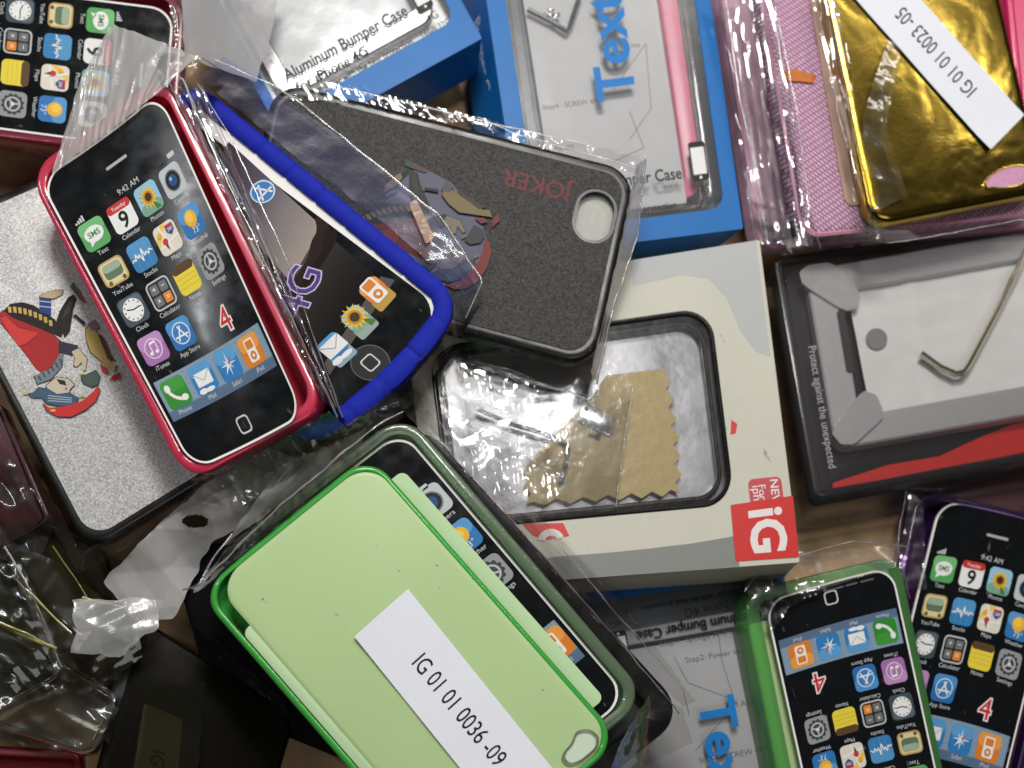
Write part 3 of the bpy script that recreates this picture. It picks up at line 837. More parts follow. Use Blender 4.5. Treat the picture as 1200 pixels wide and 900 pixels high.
# accessory sachet, crinkled
film([(536, 418, 50), (590, 432, 50.5), (640, 448, 50.5), (668, 458, 50.5)], [(560, 592, 49.5), (610, 598, 49.5), (640, 598, 49.5), (664, 596, 49.5)], FILM, name='accessory_sachet', amp=2.0, freq=.075, seed=3, folds=.3)
o_ = film([(668, 458, 50.5), (700, 466, 50.5), (742, 452, 50)], [(664, 596, 49.5), (700, 594, 49.5), (722, 592, 49.5)], FILM, name='flat_end', parent=bpy.data.objects['accessory_sachet'], amp=.55, freq=.05, seed=33)
tagged(bpy.data.objects['accessory_sachet'], 'crinkled clear sachet over the hex key and cloth', 'plastic bag')

# ------------------------------------------------------------------ hard clear box with aluminium bumper
FD = Frame(140, 92, [(906, 302), (1335, 226), (1378, 510), (955, 585)], [35, 35, 37, 37], lean=(0, -.25))
TD = 22
boxD = thing('blister_box', 'hard clear plastic box with a grey metal bumper on black card', 'box', FD, -TD)
b = MB()
b.lrr(0, 0, 140, 92, 4, [(-2.5, -TD), (-2.5, -TD + 1), (0, -TD + 1.2), (0, -1), (.4, -.2), (1.2, 0), (2.6, 0), (3.2, -.6), (3.6, -1.5)], BLISTER, n=5, cap0=False, cap1=True)
b.build('clear_lid', boxD, FD)
b = MB(); b.lrr(2.2, 2.2, 137.8, 89.8, 3, [(0, -13.5), (0, -12.6), (.5, -12), (4, -11)], pbr('black_card', (.010, .009, .010), rough=.45, spec=.15, var=.5, vscale=60, bump=(500, .2, .0002)), cap0=True, cap1=True)
card = b.build('backing_card', boxD, FD)
du = FD.uv
hC = -11
hB = -4.0
RW = pbr('red_printed_wave', (.55, .02, .016), rough=.4, var=.08)
lo = [(976, 572), (1040, 561), (1100, 549), (1160, 538), (1230, 524)]
hi = [(976, 566), (1040, 545), (1100, 535), (1150, 512), (1230, 480)]
b = MB(); A_ = [FD.uv(*p, hC) for p in hi]; B_ = [FD.uv(*p, hC) for p in lo]
strip(b, A_, B_, hC + .08, RW); b.build('red_wave_print', card, FD, smooth=0)
b = MB(); x, y = du(962, 470, hB + .2); b.text('Protect against the unexpected', x, y + 2, 4.2, hB + .25, ink(214, 214, 216), rot=90, maxw=46); CLET = b
# bumper
BUMP = pbr('grey_anodised_aluminium', (.44, .44, .45), rough=.42, metal=.35, var=.10, vscale=500, bump=(2500, .15, .0001))
hB = -4.0
bumper = thing('bumper_case', 'grey aluminium bumper with corner plates in the hard clear box', 'phone case', FD, hB - 6)
bu0, bv0 = du(944, 316, hB); _, bv1 = du(985, 525, hB); bu1 = 150
b = MB()
b.loft([[(u, v, h) for u, v in rr(bu0 + d, bv0 + d, bu1 - d, bv1 - d, max(6 - d, 2), 8)] for d, h in ((.4, hB - 6), (0, hB - 5), (0, hB - .8), (.6, hB - .2), (10.2, hB - .2), (10.8, hB - .8), (10.8, hB - 6))], BUMP, closed=True)
band_ = b.build('bumper_band', bumper, FD, smooth=12)
CLET.build('printed_lettering', band_, FD, smooth=0)
b = MB(); q = [du(*p, hB) for p in ((980, 364), (992, 362), (1003, 436), (990, 442))]
b.prism(rr(q[0][0], q[0][1], q[2][0] - .5, q[2][1], 2, 5), hB - .15, hB + .12, BLACKM); b.build('dock_slot', bumper, FD)
for pts in (((936, 320), (946, 312), (972, 309), (1000, 330), (1007, 348), (1004, 362), (988, 366), (940, 336)), ((1010, 459), (1026, 464), (1033, 480), (1034, 492), (1000, 523), (984, 522), (974, 510), (978, 500))):
    b = MB(); P_ = [du(*p, hB) for p in pts]; P_ = chaikin(P_, 1, .12); cxx = sum(p[0] for p in P_) / len(P_); cyy = sum(p[1] for p in P_) / len(P_)
    sc2 = lambda s_, h_: [(cxx + (u - cxx) * s_, cyy + (v - cyy) * s_, h_) for u, v in P_]
    b.loft([sc2(1, hB - .1), sc2(1, hB + 1.0), sc2(.975, hB + 1.2)], pbr('brushed_corner_plate', (.58, .58, .59), rough=.3, metal=.5, var=.12, vscale=300, bump=(1800, .12, .0001)), cap1=True); b.build('corner_plate', bumper, FD, smooth=14)
zip0 = Frame(80, 50, world=[FD.p(*du(*p, hB - 3), hB - 3) for p in ((988, 318), (1290, 262), (1330, 440), (1022, 492))])
b = MB(); nx, ny = 40, 26
ZB = pbr('white_zip_bag', (.78, .78, .76), rough=.35, var=.06, vscale=40, bump=(60, .5, .0012))
rows_ = [[(80 * i / nx, 50 * j / ny, .5 * noise.noise(Vector((i * .25, j * .3, 4))) + .9 * (abs(i - 9.5) < 1.2) * .5) for i in range(nx + 1)] for j in range(ny + 1)]
for j in range(ny):
    for i in range(nx):
        b.face([rows_[j][i], rows_[j][i + 1], rows_[j + 1][i + 1], rows_[j + 1][i]], ZB)
zb = tagged(b.build('zip_bag', None, zip0), 'white zip bag lying inside the grey metal bumper', 'plastic bag')
b = MB(); x, y = zip0.uv(1026, 398); b.poly(circ(x, y, 3.1, 22, 3.5), 1.2, pbr('grey_hole', (.22, .22, .22), rough=.6)); b.build('hang_hole', zb, zip0)
b = MB(); b.tube([du(*p, hB) + (hB + 1.0,) for p in ((1078, 416), (1100, 432), (1118, 440), (1127, 438), (1133, 430), (1165, 370), (1215, 270))], 1.25, BRASSY, n=6)
tagged(b.build('hex_key', None, FD), 'pale polished hex key on the white zip bag', 'tool')
# ------------------------------------------------------------------ pink flip cases, upper corner
WOVEN = pbr('pink_woven_fabric', (.60, .30, .44), rough=.7, var=.12, vscale=60)
def weave(name, col, sc_=900):
    if name in _m: return _m[name]
    m, nt, out = mat(name)
    b = N(nt, 'ShaderNodeBsdfPrincipled'); b.inputs['Roughness'].default_value = .6; b.inputs['Specular IOR Level'].default_value = .12
    tc = N(nt, 'ShaderNodeTexCoord'); mp = N(nt, 'ShaderNodeMapping'); mp.inputs['Rotation'].default_value = (0, 0, R(30)); mp.inputs['Scale'].default_value = (1, .55, 1)
    nt.links.new(tc.outputs['Object'], mp.inputs['Vector'])
    w = N(nt, 'ShaderNodeTexBrick', inp={'Scale': sc_, 'Mortar Size': .10, 'Mortar Smooth': .6, 'Bias': 0})
    w.inputs['Color1'].default_value = (*col, 1); w.inputs['Color2'].default_value = (*[c * .85 for c in col], 1); w.inputs['Mortar'].default_value = (*[c * .30 for c in col], 1); w.inputs['Brick Width'].default_value = .7; w.inputs['Row Height'].default_value = .35
    nt.links.new(mp.outputs['Vector'], w.inputs['Vector'])
    nt.links.new(w.outputs['Color'], b.inputs['Base Color'])
    bp = N(nt, 'ShaderNodeBump', inp={'Strength': .5, 'Distance': .0003}); bp.invert = True
    nt.links.new(w.outputs['Fac'], bp.inputs['Height']); nt.links.new(bp.outputs['Normal'], b.inputs['Normal'])
    nt.links.new(b.outputs[0], out.inputs[0]); _m[name] = m
    return m
WV = weave('pink_weave', (.76, .44, .62), 330)
WV2 = pbr('dusky_pink_leatherette', (.46, .27, .36), rough=.5, var=.12, vscale=120, bump=(900, .3, .0003))
THREAD = pbr('pale_pink_thread', (.75, .5, .6), rough=.7, var=.05)
def flip(name, label, fr, T, m, edge, stitch=True):
    root = thing(name, label, 'phone case', fr, -T)
    W, L = fr.W, fr.L
    b = MB(); b.lrr(0, 0, W, L, 7, [(1, -T), (0, -T + .8), (0, -2.2), (.4, -1.0), (1.4, -.25), (3, 0)], m, n=8, cap0=True)
    b.build('cover', root, fr)
    b = MB()
    for d, h, w in ((0.3, -1.1, .75), ):
        P = rr(d, d, W - d, L - d, 7, 8)
        b.loft([[(u, v, hh) for u, v in rr(d + o, d + o, W - d - o, L - d - o, 7, 8)] for o, hh in ((-.8, h), (0, h + .8), (.8, h), (0, h - .8))], edge, closed=True)
    b.build('piped_edge', root, fr)
    if stitch:
        b = MB()
        k = 6
        while k < L - 6:
            for u in (2.4,):
                b.tube([(u, k, -.35), (u, k + 1.0, -.15), (u, k + 2.0, -.35)], .28, THREAD, n=5)
            k += 2.9
        b.build('stitching', root, fr)
    return root
FP1 = Frame(110, 118, [(835, -85), (1150, -95), (1235, 262), (893, 290)], [38, 38, 38, 38], lean=(.3, 0))
flip('flip_case', 'dusky pink stitched flip case underneath the woven one', FP1, 9, WV2, pbr('rose_piping', (.5, .2, .32), rough=.5))
FP2 = Frame(92, 112, [(878, -95), (1150, -110), (1215, 250), (942, 276)], [50, 48, 46, 50], lean=(.15, 0))
p2 = flip('flip_case', 'pale pink woven flip case beside the gold case', FP2, 9, WV, pbr('pink_piping', (.66, .30, .42), rough=.45), stitch=False)
b = MB(); x, y = FP2.uv(984, 120); b.lrr(x - 5, -10, x + 1.5, 104, 3, [(0, .0), (0, .8), (.4, 1.0)], pbr('tan_pink_lining', (.42, .26, .20), rough=.6, var=.15, vscale=60)); b.build('lining_strip', p2, FP2)
AMBER = pbr('amber_tape', (.50, .13, .008), rough=.35, var=.3, vscale=200, spec=.3, bump=(400, .4, .0005))
b = MB(); q = FP2.uvs([(919, 83), (932, 81), (956, 88), (953, 97), (935, 95), (920, 95)], 1); b.prism(q, .6, 1.0, AMBER); b.build('tape_tab', p2, FP2)

# magenta case at the edge
FM = Frame(60, 118, [(1176, -40), (1330, -60), (1370, 225), (1204, 228)], 46)
mg = thing('phone_case', 'magenta case peeking out beside the gold case', 'phone case', FM, -9)
MAG = pbr('magenta_plastic', (.60, .02, .12), rough=.25, var=.1, coat=.3)
tray(mg, 'case_shell', MAG, 60, 118, 8, 3, -9, 0, FM)

# gold case with paper label
GOLD = None
def goldmat():
    m, nt, out = mat('gold_mirror_plastic')
    b = N(nt, 'ShaderNodeBsdfPrincipled'); b.inputs['Metallic'].default_value = 1; b.inputs['Roughness'].default_value = .2
    tc = N(nt, 'ShaderNodeTexCoord'); nz = N(nt, 'ShaderNodeTexNoise', inp={'Scale': 26, 'Detail': 2, 'Distortion': 1.2})
    nt.links.new(tc.outputs['Object'], nz.inputs['Vector'])
    cr = N(nt, 'ShaderNodeMix', data_type='RGBA'); cr.inputs['A'].default_value = (.30, .21, .032, 1); cr.inputs['B'].default_value = (.54, .37, .07, 1)
    nt.links.new(nz.outputs['Fac'], cr.inputs['Factor']); nt.links.new(cr.outputs['Result'], b.inputs['Base Color'])
    bp = N(nt, 'ShaderNodeBump', inp={'Strength': .3, 'Distance': .003}); nt.links.new(nz.outputs['Fac'], bp.inputs['Height'])
    n2 = N(nt, 'ShaderNodeTexNoise', inp={'Scale': 160, 'Detail': 3, 'Distortion': 2.5}); nt.links.new(tc.outputs['Object'], n2.inputs['Vector'])
    b2 = N(nt, 'ShaderNodeBump', inp={'Strength': .12, 'Distance': .0004}); nt.links.new(n2.outputs['Fac'], b2.inputs['Height']); nt.links.new(bp.outputs['Normal'], b2.inputs['Normal'])
    nt.links.new(b2.outputs['Normal'], b.inputs['Normal'])
    nt.links.new(b.outputs[0], out.inputs[0]); return m
GOLD = goldmat()
FG = Frame(62, 104, [(952, -75), (1150, -105), (1228, 224), (1022, 264)], [58, 58, 58, 58])
gd = thing('phone_case', 'shiny gold mirrored case with a white paper label', 'phone case', FG, -9)
b = MB(); b.lrr(0, 0, 62, 104, 8, [(1, -9), (0, -8), (0, -2.4), (.4, -1.2), (1.3, -.4), (2.8, 0)], GOLD, n=9, cap0=True)
gshell = b.build('case_shell', gd, FG, cuts=0)
b = MB(); gq = chaikin([(1152, 218), (1160, 206), (1174, 198), (1190, 194), (1204, 196), (1206, 208), (1194, 217), (1172, 220)], 2); b.poly(FG.uvs(gq), .08, pbr('pink_lining_cloth', (.55, .27, .42), rough=.7, var=.25, vscale=500)); b.build('camera_hole', gd, FG)
b = MB(); K_2 = FG.uvs(gq); kx, ky = sum(p[0] for p in K_2) / len(K_2), sum(p[1] for p in K_2) / len(K_2)
kz = lambda s_, h_: [(kx + (u - kx) * s_, ky + (v - ky) * s_, h_) for u, v in K_2]
b.loft([kz(1.18, .02), kz(1.12, .5), kz(1.0, .5), kz(.97, .05)], GOLD, cap1=False); b.build('camera_ring', gd, FG)
FGL = Frame(84, 18.5, [(1160, 176), (984, -22), (1024, -63), (1200, 135)], [59.0] * 4, warp=lambda a, b: (a, b, .9 * max(0, 1 - a / .14) ** 2 * (1 - .6 * b) + .2 * math.sin(a * 8) ** 2))
def paper_label(root, fr, txt, tx, size, px=None):
    b = MB(); b.lrr(0, 0, fr.W, fr.L, .3, [(0, -.25), (0, 0)], PAPER, cap0=True)
    o = b.build('paper_label', root, fr, cuts=12)
    b = MB(); b.text(txt, tx, fr.L / 2 + .3, size, .06, K_, bold=.004, maxw=41); b.build('label_lettering', o, fr, smooth=0)
    return o
tx = FGL.uv(1097, 60)[0]
paper_label(gd, FGL, 'IG 01 01 0023 -05', tx, 7.6)

# ------------------------------------------------------------------ pink phone case, upper corner
def bowed(k=0.0, sag=0.0, top=0.0):
    return lambda a, b: (a + k * a * (1 - a), b + top * a * (1 - a), -sag * 4 * a * (1 - a))
FT = Frame(58, 115, [(204, 10), (190, 176), (-174, 128), (-161, -36)], 39)
tl = thing('phone_case', 'rose red case with a phone dummy lying sideways under a bag', 'phone case', FT, -10)
FTo = Frame(66, 122, [(220, -3), (206, 191), (-190, 142), (-176, -52)], [37, 37, 37, 37])
tray(tl, 'case_shell', PINKP, 66, 122, 11, 3.2, -10, 3, FTo)
dummy_card(tl, FT, cuts=0, h=-.5, four=None)

# ------------------------------------------------------------------ silver glitter case
def glitter(name, c0, c1, scale=2600, rough=.35, metal=.15):
    if name in _m: return _m[name]
    m, nt, out = mat(name)
    b = N(nt, 'ShaderNodeBsdfPrincipled'); b.inputs['Roughness'].default_value = rough; b.inputs['Metallic'].default_value = metal; b.inputs['Specular IOR Level'].default_value = .18 if metal == 0 else .5
    tc = N(nt, 'ShaderNodeTexCoord'); v = N(nt, 'ShaderNodeTexVoronoi', inp={'Scale': scale})
    nt.links.new(tc.outputs['Object'], v.inputs['Vector'])
    nz = N(nt, 'ShaderNodeTexNoise', inp={'Scale': scale * .55, 'Detail': 3}); nt.links.new(tc.outputs['Object'], nz.inputs['Vector'])
    sep = N(nt, 'ShaderNodeSeparateColor'); nt.links.new(v.outputs['Color'], sep.inputs[0])
    mx = N(nt, 'ShaderNodeMath', operation='MULTIPLY_ADD'); mx.inputs[1].default_value = .6; nt.links.new(sep.outputs[0], mx.inputs[0])
    m2 = N(nt, 'ShaderNodeMath', operation='MULTIPLY'); m2.inputs[1].default_value = .45; nt.links.new(nz.outputs['Fac'], m2.inputs[0]); nt.links.new(m2.outputs[0], mx.inputs[2])
    cr = N(nt, 'ShaderNodeMix', data_type='RGBA'); cr.inputs['A'].default_value = (*c0, 1); cr.inputs['B'].default_value = (*c1, 1)
    nt.links.new(mx.outputs[0], cr.inputs['Factor']); nt.links.new(cr.outputs['Result'], b.inputs['Base Color'])
    bp = N(nt, 'ShaderNodeBump', inp={'Strength': .8, 'Distance': .00025}); nt.links.new(sep.outputs[1], bp.inputs['Height']); nt.links.new(bp.outputs['Normal'], b.inputs['Normal'])
    nt.links.new(b.outputs[0], out.inputs[0]); _m[name] = m
    return m
SILVER = glitter('silver_glitter_skin', (.26, .26, .255), (.92, .915, .90), 2100)
FS = Frame(62, 118, [(-95, 268), (86, 190), (292, 532), (102, 650)], [54, 54, 52, 52])
sv = thing('phone_case', 'silver glitter case with a printed gnome and a black rim', 'phone case', FS, -10)
b = MB(); b.lrr(0, 0, 62, 118, 10, [(1, -10), (0, -9), (0, -1.5), (.6, -.4), (1.4, 0), (2.6, 0)], BLACKR, n=9, cap0=True); b.build('case_rim', sv, FS)
FSi = lambda d: (d, d, 62 - d, 118 - d)
b = MB(); b.lrr(*FSi(3.2), 8, [(0, 0), (0, .35), (.3, .5)], SILVER, n=9); face = b.build('glitter_panel', sv, FS)
def blob(b, fr, pts, h, m): b.poly(fr.uvs(pts, h), h, m)
def gnome(root, fr, T, h, dark=False):
    """small printed figure in plain shapes: coat, striped sash, sleeve, cap and cup; T maps design points to the photo"""
    D = (lambda c: tuple(int(x * .58) for x in c)) if dark else (lambda c: c)
    g = MB(); n = [0]
    out = (34, 28, 26)
    def P(pts, c, name=None):
        n[0] += 1
        cx, cy = sum(p[0] for p in pts) / len(pts), sum(p[1] for p in pts) / len(pts)
        if len(pts) > 4 and c != out:
            o_ = []
            for x, y in pts:
                l = math.hypot(x - cx, y - cy) or 1
                o_.append((x + (x - cx) / l * .9, y + (y - cy) / l * .9))
            blob(g, fr, [T(*p) for p in o_], h + .02 * n[0] - .01, ink(*D(out)))
        blob(g, fr, [T(*p) for p in pts], h + .02 * n[0], ink(*D(c)))
    if dark:
        P([(20, 372), (60, 350), (96, 345), (116, 380), (122, 430), (112, 470), (80, 490), (44, 470), (36, 440), (26, 410)], (150, 150, 186))
    P([(0, 368), (4, 364), (14, 372), (40, 382), (62, 392), (76, 404), (72, 420), (50, 438), (42, 432), (28, 412), (10, 390), (1, 380)], (176, 40, 44))
    P([(0, 372), (6, 370), (22, 384), (46, 390), (32, 402), (22, 406), (8, 386)], (214, 62, 58))
    P([(4, 364), (12, 356), (26, 354), (40, 358), (52, 366), (64, 374), (74, 388), (72, 396), (54, 388), (34, 380), (14, 372)], out)
    for k in range(9):
        x = 9 + k * 6.0; y = 363 + (k * .15) ** 2 * 11
        P([(x, y - 4), (x + 4, y - 3.5), (x + 4.6, y + 3.5), (x + 1, y + 3)], (206, 178, 96))
    P([(66, 376), (70, 364), (80, 348), (86, 345), (90, 350), (86, 362), (82, 388), (76, 396)], out)
    P([(72, 374), (80, 354), (86, 350), (82, 366)], (70, 66, 52))
    P([(46, 366), (46, 348), (60, 350), (60, 370)], (40, 70, 130))
    for y in (352, 358): P([(46, y), (60, y + 1.5), (60, y + 3), (46, y + 1.5)], (170, 190, 214))
    P([(46, 348), (52, 343), (66, 340), (74, 340), (72, 346), (62, 350)], (204, 182, 140))
    P([(82, 336), (86, 330), (100, 352), (96, 354)], (60, 112, 96)); P([(88, 336), (92, 338), (101, 354), (98, 355)], (180, 70, 60))
    P([(70, 400), (90, 405), (92, 410), (84, 416), (70, 412)], (50, 50, 70))
    P([(84, 412), (92, 408), (102, 420), (100, 434), (97, 434), (96, 424), (90, 430), (86, 428), (88, 420)], (206, 192, 160))
    P([(40, 440), (60, 432), (70, 414), (74, 414), (72, 430), (60, 444), (44, 450)], (120, 132, 140))
    for k in range(6): P([(44 + k * 5, 441 - k * 4), (46 + k * 5, 440 - k * 4), (49 + k * 5, 445 - k * 3.6), (47 + k * 5, 446 - k * 3.6)], (70, 82, 92))
    P([(54, 452), (66, 442), (80, 444), (87, 451), (82, 456), (80, 462), (66, 462), (56, 456)], (206, 196, 176))
    P([(66, 444), (76, 446), (78, 452), (70, 450)], (44, 36, 34)); P([(76, 454), (79, 455), (77, 458)], (150, 60, 50))
    P([(46, 454), (56, 456), (66, 462), (80, 460), (92, 466), (88, 474), (70, 476), (54, 472), (50, 466), (38, 466), (32, 461), (40, 460)], (66, 94, 122))
    for k in range(3): P([(56, 463 + 3 * k), (84, 466 + 2.4 * k), (84, 467 + 2.4 * k), (56, 464 + 3 * k)], (176, 190, 200))
    P([(50, 472), (58, 478), (76, 476), (96, 470), (108, 460), (114, 453), (117, 458), (112, 470), (100, 480), (84, 488), (68, 488), (56, 482)], (204, 50, 46))
    P([(95, 442), (112, 434), (117, 442), (115, 450), (108, 453), (98, 449)], (74, 92, 84))
    for p in ((30, 461), (96, 464), (62, 481), (96, 438), (88, 370)): P([(p[0] - 3, p[1] - 1), (p[0] + 3, p[1] - 1.5), (p[0] + 3, p[1] + 1), (p[0] - 3, p[1] + 1.4)], (196, 190, 96))
    P([(100, 386), (106, 380), (114, 390), (122, 410), (130, 424), (136, 428), (134, 436), (120, 424), (106, 412), (101, 398)], (206, 178, 104))
    P([(116, 392), (120, 394), (130, 416), (134, 422), (126, 420)], (96, 70, 50))
    P([(102, 380), (112, 374), (116, 384), (108, 388)], (140, 120, 130)); P([(117, 426), (126, 432), (128, 438), (120, 436)], (190, 44, 44)); P([(128, 446), (132, 440), (142, 436), (140, 444)], (190, 44, 44))
    P([(88, 368), (100, 378), (98, 381), (86, 370)], out)
    return g.build('gnome_print', root, fr, smooth=0)
gnome(face, FS, lambda x, y: (x, y), .5)

# ------------------------------------------------------------------ black textured case with the camera hole
FK = Frame(115, 62, [(322, 92), (748, 200), (697, 432), (272, 318)], [62, 70, 66, 60])
bk = thing('phone_case', 'black grained case with a camera hole and red joker lettering', 'phone case', FK, -9)
BLACKSKIN = glitter('black_grained_skin', (.010, .0095, .009), (.088, .084, .080), 1600, rough=.6, metal=0.0)
hu, hv = FK.uv(697, 253); 
hole = rr(hu - 5.6, hv - 7.6, hu + 5.6, hv + 7.6, 5.4, 9)
outer = rr(0, 0, 115, 62, 10, 9)
b = MB(); b.loft([[(u, v, h) for u, v in rr(d, d, 115 - d, 62 - d, max(10 - d, 2), 9)] for d, h in ((1, -9), (0, -8), (0, -1.6), (.5, -.5), (1.4, 0), (2.4, 0))], BLACKR, cap0=True, cap1=False)
inn = rr(2.4, 2.4, 112.6, 59.6, 7.6, 9)
b.ring(inn, hole, 0, BLACKR); b.loft([[(u, v, h) for u, v in hole] for h in (0, -3.2)], BLACKR, cap1=False)
shell = b.build('case_rim', bk, FK)
hole2 = rr(hu - 6.6, hv - 8.6, hu + 6.6, hv + 8.6, 6.4, 9)
b = MB(); i2 = rr(3.2, 3.2, 111.8, 58.8, 7, 9); b.loft([[(u, v, .02) for u, v in i2], [(u, v, .4) for u, v in i2], [(u, v, .4) for u, v in hole2], [(u, v, .02) for u, v in hole2]], BLACKSKIN, cap1=False)
skin = b.build('grained_panel', bk, FK)
b = MB(); b.poly(rr(hu - 6, hv - 9.5, hu + 8, hv + 9.5, 2), -3.2, pbr('pale_card_filler', (.42, .42, .38), rough=.7, var=.12, vscale=500)); b.build('filler_card', bk, FK)
b = MB(); jx, jy = FK.uv(630, 216, .4); b.text('JOKER', jx, jy, 7.6, .5, ink(104, 10, 18), rot=180, bold=.012); b.build('printed_lettering', skin, FK, smooth=0)
# the same small figure, printed dark; lies along the case
def TK(x, y):
    dx, dy = x - 106, y - 444
    a = R(-32)
    return 556 + (dx * math.cos(a) - dy * math.sin(a)) * 1.05, 277 + (dx * math.sin(a) + dy * math.cos(a)) * 1.05
gnome(skin, FK, TK, .45, dark=True)

# ------------------------------------------------------------------ blue silicone case
FBc = Frame(64, 116, [(58, 268), (226, 90), (544, 350), (356, 528)], [56, 66, 73, 66], warp=lambda a, b: (a, b + .052 * 4 * a * (1 - a) * max(b, 0) ** 5, 0))
bl = thing('phone_case', 'blue silicone case with a dark landscape phone dummy', 'phone case', FBc, -10)
def rim(root, name, fr, W, L, r, w, h0, h1, m, notch=12.5, depth=.5, n=14):
    out = []
    P = rr(0, 0, W, L, r, n)
    pts = []
    for a, b_ in zip(P, P[1:] + P[:1]):
        l = math.hypot(b_[0] - a[0], b_[1] - a[1]); k = max(1, int(l / .9))
        for j in range(k):
            pts.append((a[0] + (b_[0] - a[0]) * j / k, a[1] + (b_[1] - a[1]) * j / k))
    n_ = len(pts); s_ = 0; rings = []
    for k in range(n_):
        p, q0, q1 = pts[k], pts[k - 1], pts[(k + 1) % n_]
        tx_, ty_ = q1[0] - q0[0], q1[1] - q0[1]; l = math.hypot(tx_, ty_) or 1
        nx, ny = -ty_ / l, tx_ / l
        s_ += l / 2
        d = depth * math.exp(-((((s_ + notch / 2) % notch) - notch / 2) / .55) ** 2)
        prof = []
        for t_ in range(12):
            a = 2 * math.pi * t_ / 12
            cx = w / 2 + (w / 2 - d * .6) * math.copysign(abs(math.cos(a)) ** .7, math.cos(a)); hh = (h0 + h1) / 2 + ((h1 - h0) / 2 - d) * math.copysign(abs(math.sin(a)) ** .4, math.sin(a))
            prof.append((p[0] + nx * cx, p[1] + ny * cx, hh))
        rings.append(prof)
    b = MB(); b.loft(rings, m, closed=True)
    return b.build(name, root, fr)
rim(bl, 'silicone_rim', FBc, 64, 116, 10, 6.3, -9, 1.2, BLUESIL)
b = MB(); b.lrr(2, 2, 62, 114, 9, [(0, -9.5), (0, -8)], BLUESIL, cap0=True); b.build('silicone_back', bl, FBc, cuts=8)
b = MB(); b.lrr(4.4, 4, 60, 112, 8, [(0, -2.5), (0, -1.2)], WHITE, n=8); crd = b.build('phone_card', bl, FBc, cuts=8)
b = MB(); q = rr(6.0, 5, 57.6, 111.2, 8, 8); q = [(u - max(0, (u - 30) / 27.6) * 5.0 * (1 - v / 111), v) for u, v in q]; b.prism(q, -1.15, -1.0, BLACKG); scr = b.build('screen_print', crd, FBc, cuts=8)
# wallpaper: evening sky over a dark ridge, drawn as printed bands
HW = -.95
def band(b, pts, k, c): b.poly([FBc.uv(*p, HW) for p in pts], HW + .012 * k, ink(*c, rough=.2))
b = MB()
def lp(a, c, t_): return tuple(a[k] + (c[k] - a[k]) * t_ for k in range(len(a)))
NB = 26
for k in range(NB):
    a0, a1 = k / NB, (k + 1) / NB
    c = lp(lp((64, 56, 68), (112, 108, 116), min(1, a0 * 1.7)), (172, 160, 150), max(0, a0 - .45) / .55)
    band(b, [lp((268, 166), (380, 268), a0), lp((268, 166), (380, 268), a1), lp((240, 215), (345, 336), a1), lp((240, 215), (345, 336), a0)], 1, tuple(int(x) for x in c))
for k in range(NB):
    a0, a1 = k / NB, (k + 1) / NB
    c = lp((78, 72, 66), (20, 18, 18), a0 ** .6)
    band(b, [lp((376, 268), (446, 328), a0), lp((376, 268), (446, 328), a1), lp((338, 334), (378, 432), a1), lp((338, 334), (378, 432), a0)], 2, tuple(int(x) for x in c))
band(b, chaikin([(368, 252), (384, 262), (392, 280), (384, 300), (366, 322), (352, 346), (334, 348), (340, 330), (352, 318), (362, 300), (364, 284), (372, 270)], 1), 4, (46, 36, 32))
band(b, chaikin([(380, 268), (396, 272), (392, 288), (372, 318), (356, 342), (346, 344), (362, 318), (380, 288)], 1), 5, (34, 27, 24))
b.build('wallpaper', scr, FBc, smooth=0)
b = MB()
band(b, [(446, 324), (463, 328), (386, 440), (380, 426)], 8, (92, 88, 84))
b.build('dock_bar', scr, FBc, smooth=0)
b = MB(); x, y = FBc.uv(352, 342, HW); x2, y2 = FBc.uv(362, 318, HW)
rt = math.degrees(math.atan2(y2 - y, x2 - x))
b.text('4G', x, y, 13.5, HW + .15, ink(208, 196, 232), rot=rt, bold=.03); b.text('4G', x, y, 13.5, HW + .22, ink(74, 52, 128), rot=rt, bold=.0)
b.build('printed_lettering', scr, FBc, smooth=0)
for (px, py), kd in (((438, 340), 'ipod'), ((417, 373), 'photos'), ((391, 406), 'mail')):
    b = MB(); x, y = FBc.uv(px, py, HW); icon(b, kd, x, y, HW + .15, s=7.0, caption=False); b.build('app_icon', scr, FBc, smooth=0)
    b = MB(); x, y = FBc.uv(px + 11, py + 10, HW); b.poly(rr(x - 3.6, y - 1.6, x + 3.6, y + 2.4, .8, 3), HW + .16, ink(*{'ipod': (190, 150, 60), 'photos': (150, 170, 160), 'mail': (140, 170, 186)}[kd])); b.build('icon_mirror', scr, FBc, smooth=0)
b = MB(); x, y = FBc.uv(308, 225, HW); icon(b, 'appstore', x, y, HW + .15, s=7.0, caption=False); b.build('app_icon', scr, FBc, smooth=0)
b = MB(); x, y = FBc.uv(434, 425, HW); b.ring(circ(x, y, 5.4, 28), circ(x, y, 5.2, 28), HW + .1, ink(110, 112, 112)); b.poly(circ(x, y, 5.2, 28), HW + .08, ink(30, 32, 32))
b.ring(rr(x - 2.2, y - 2.2, x + 2.2, y + 2.2, 1), rr(x - 1.8, y - 1.8, x + 1.8, y + 1.8, .8), HW + .14, ink(210, 212, 210)); b.build('home_button', scr, FBc, smooth=0)

# ------------------------------------------------------------------ red case on top
FR = Frame(58, 115, [(47, 213), (187, 110), (357, 487), (228, 552)], [79, 84, 82, 76], warp=bowed(.10, 1.6, .012))
FRo = Frame(68, 121, [(34, 204), (196, 86), (386, 478), (222, 567)], [76, 80, 79, 74], lean=(-.25, 0))
rd = thing('phone_case', 'red clear case with a phone dummy on top of the silver case', 'phone case', FRo, -11)
tray(rd, 'case_shell', RED, 68, 121, 11, 4.2, -11, 2.0, FRo)
dummy_card(rd, FR, h=1.6)

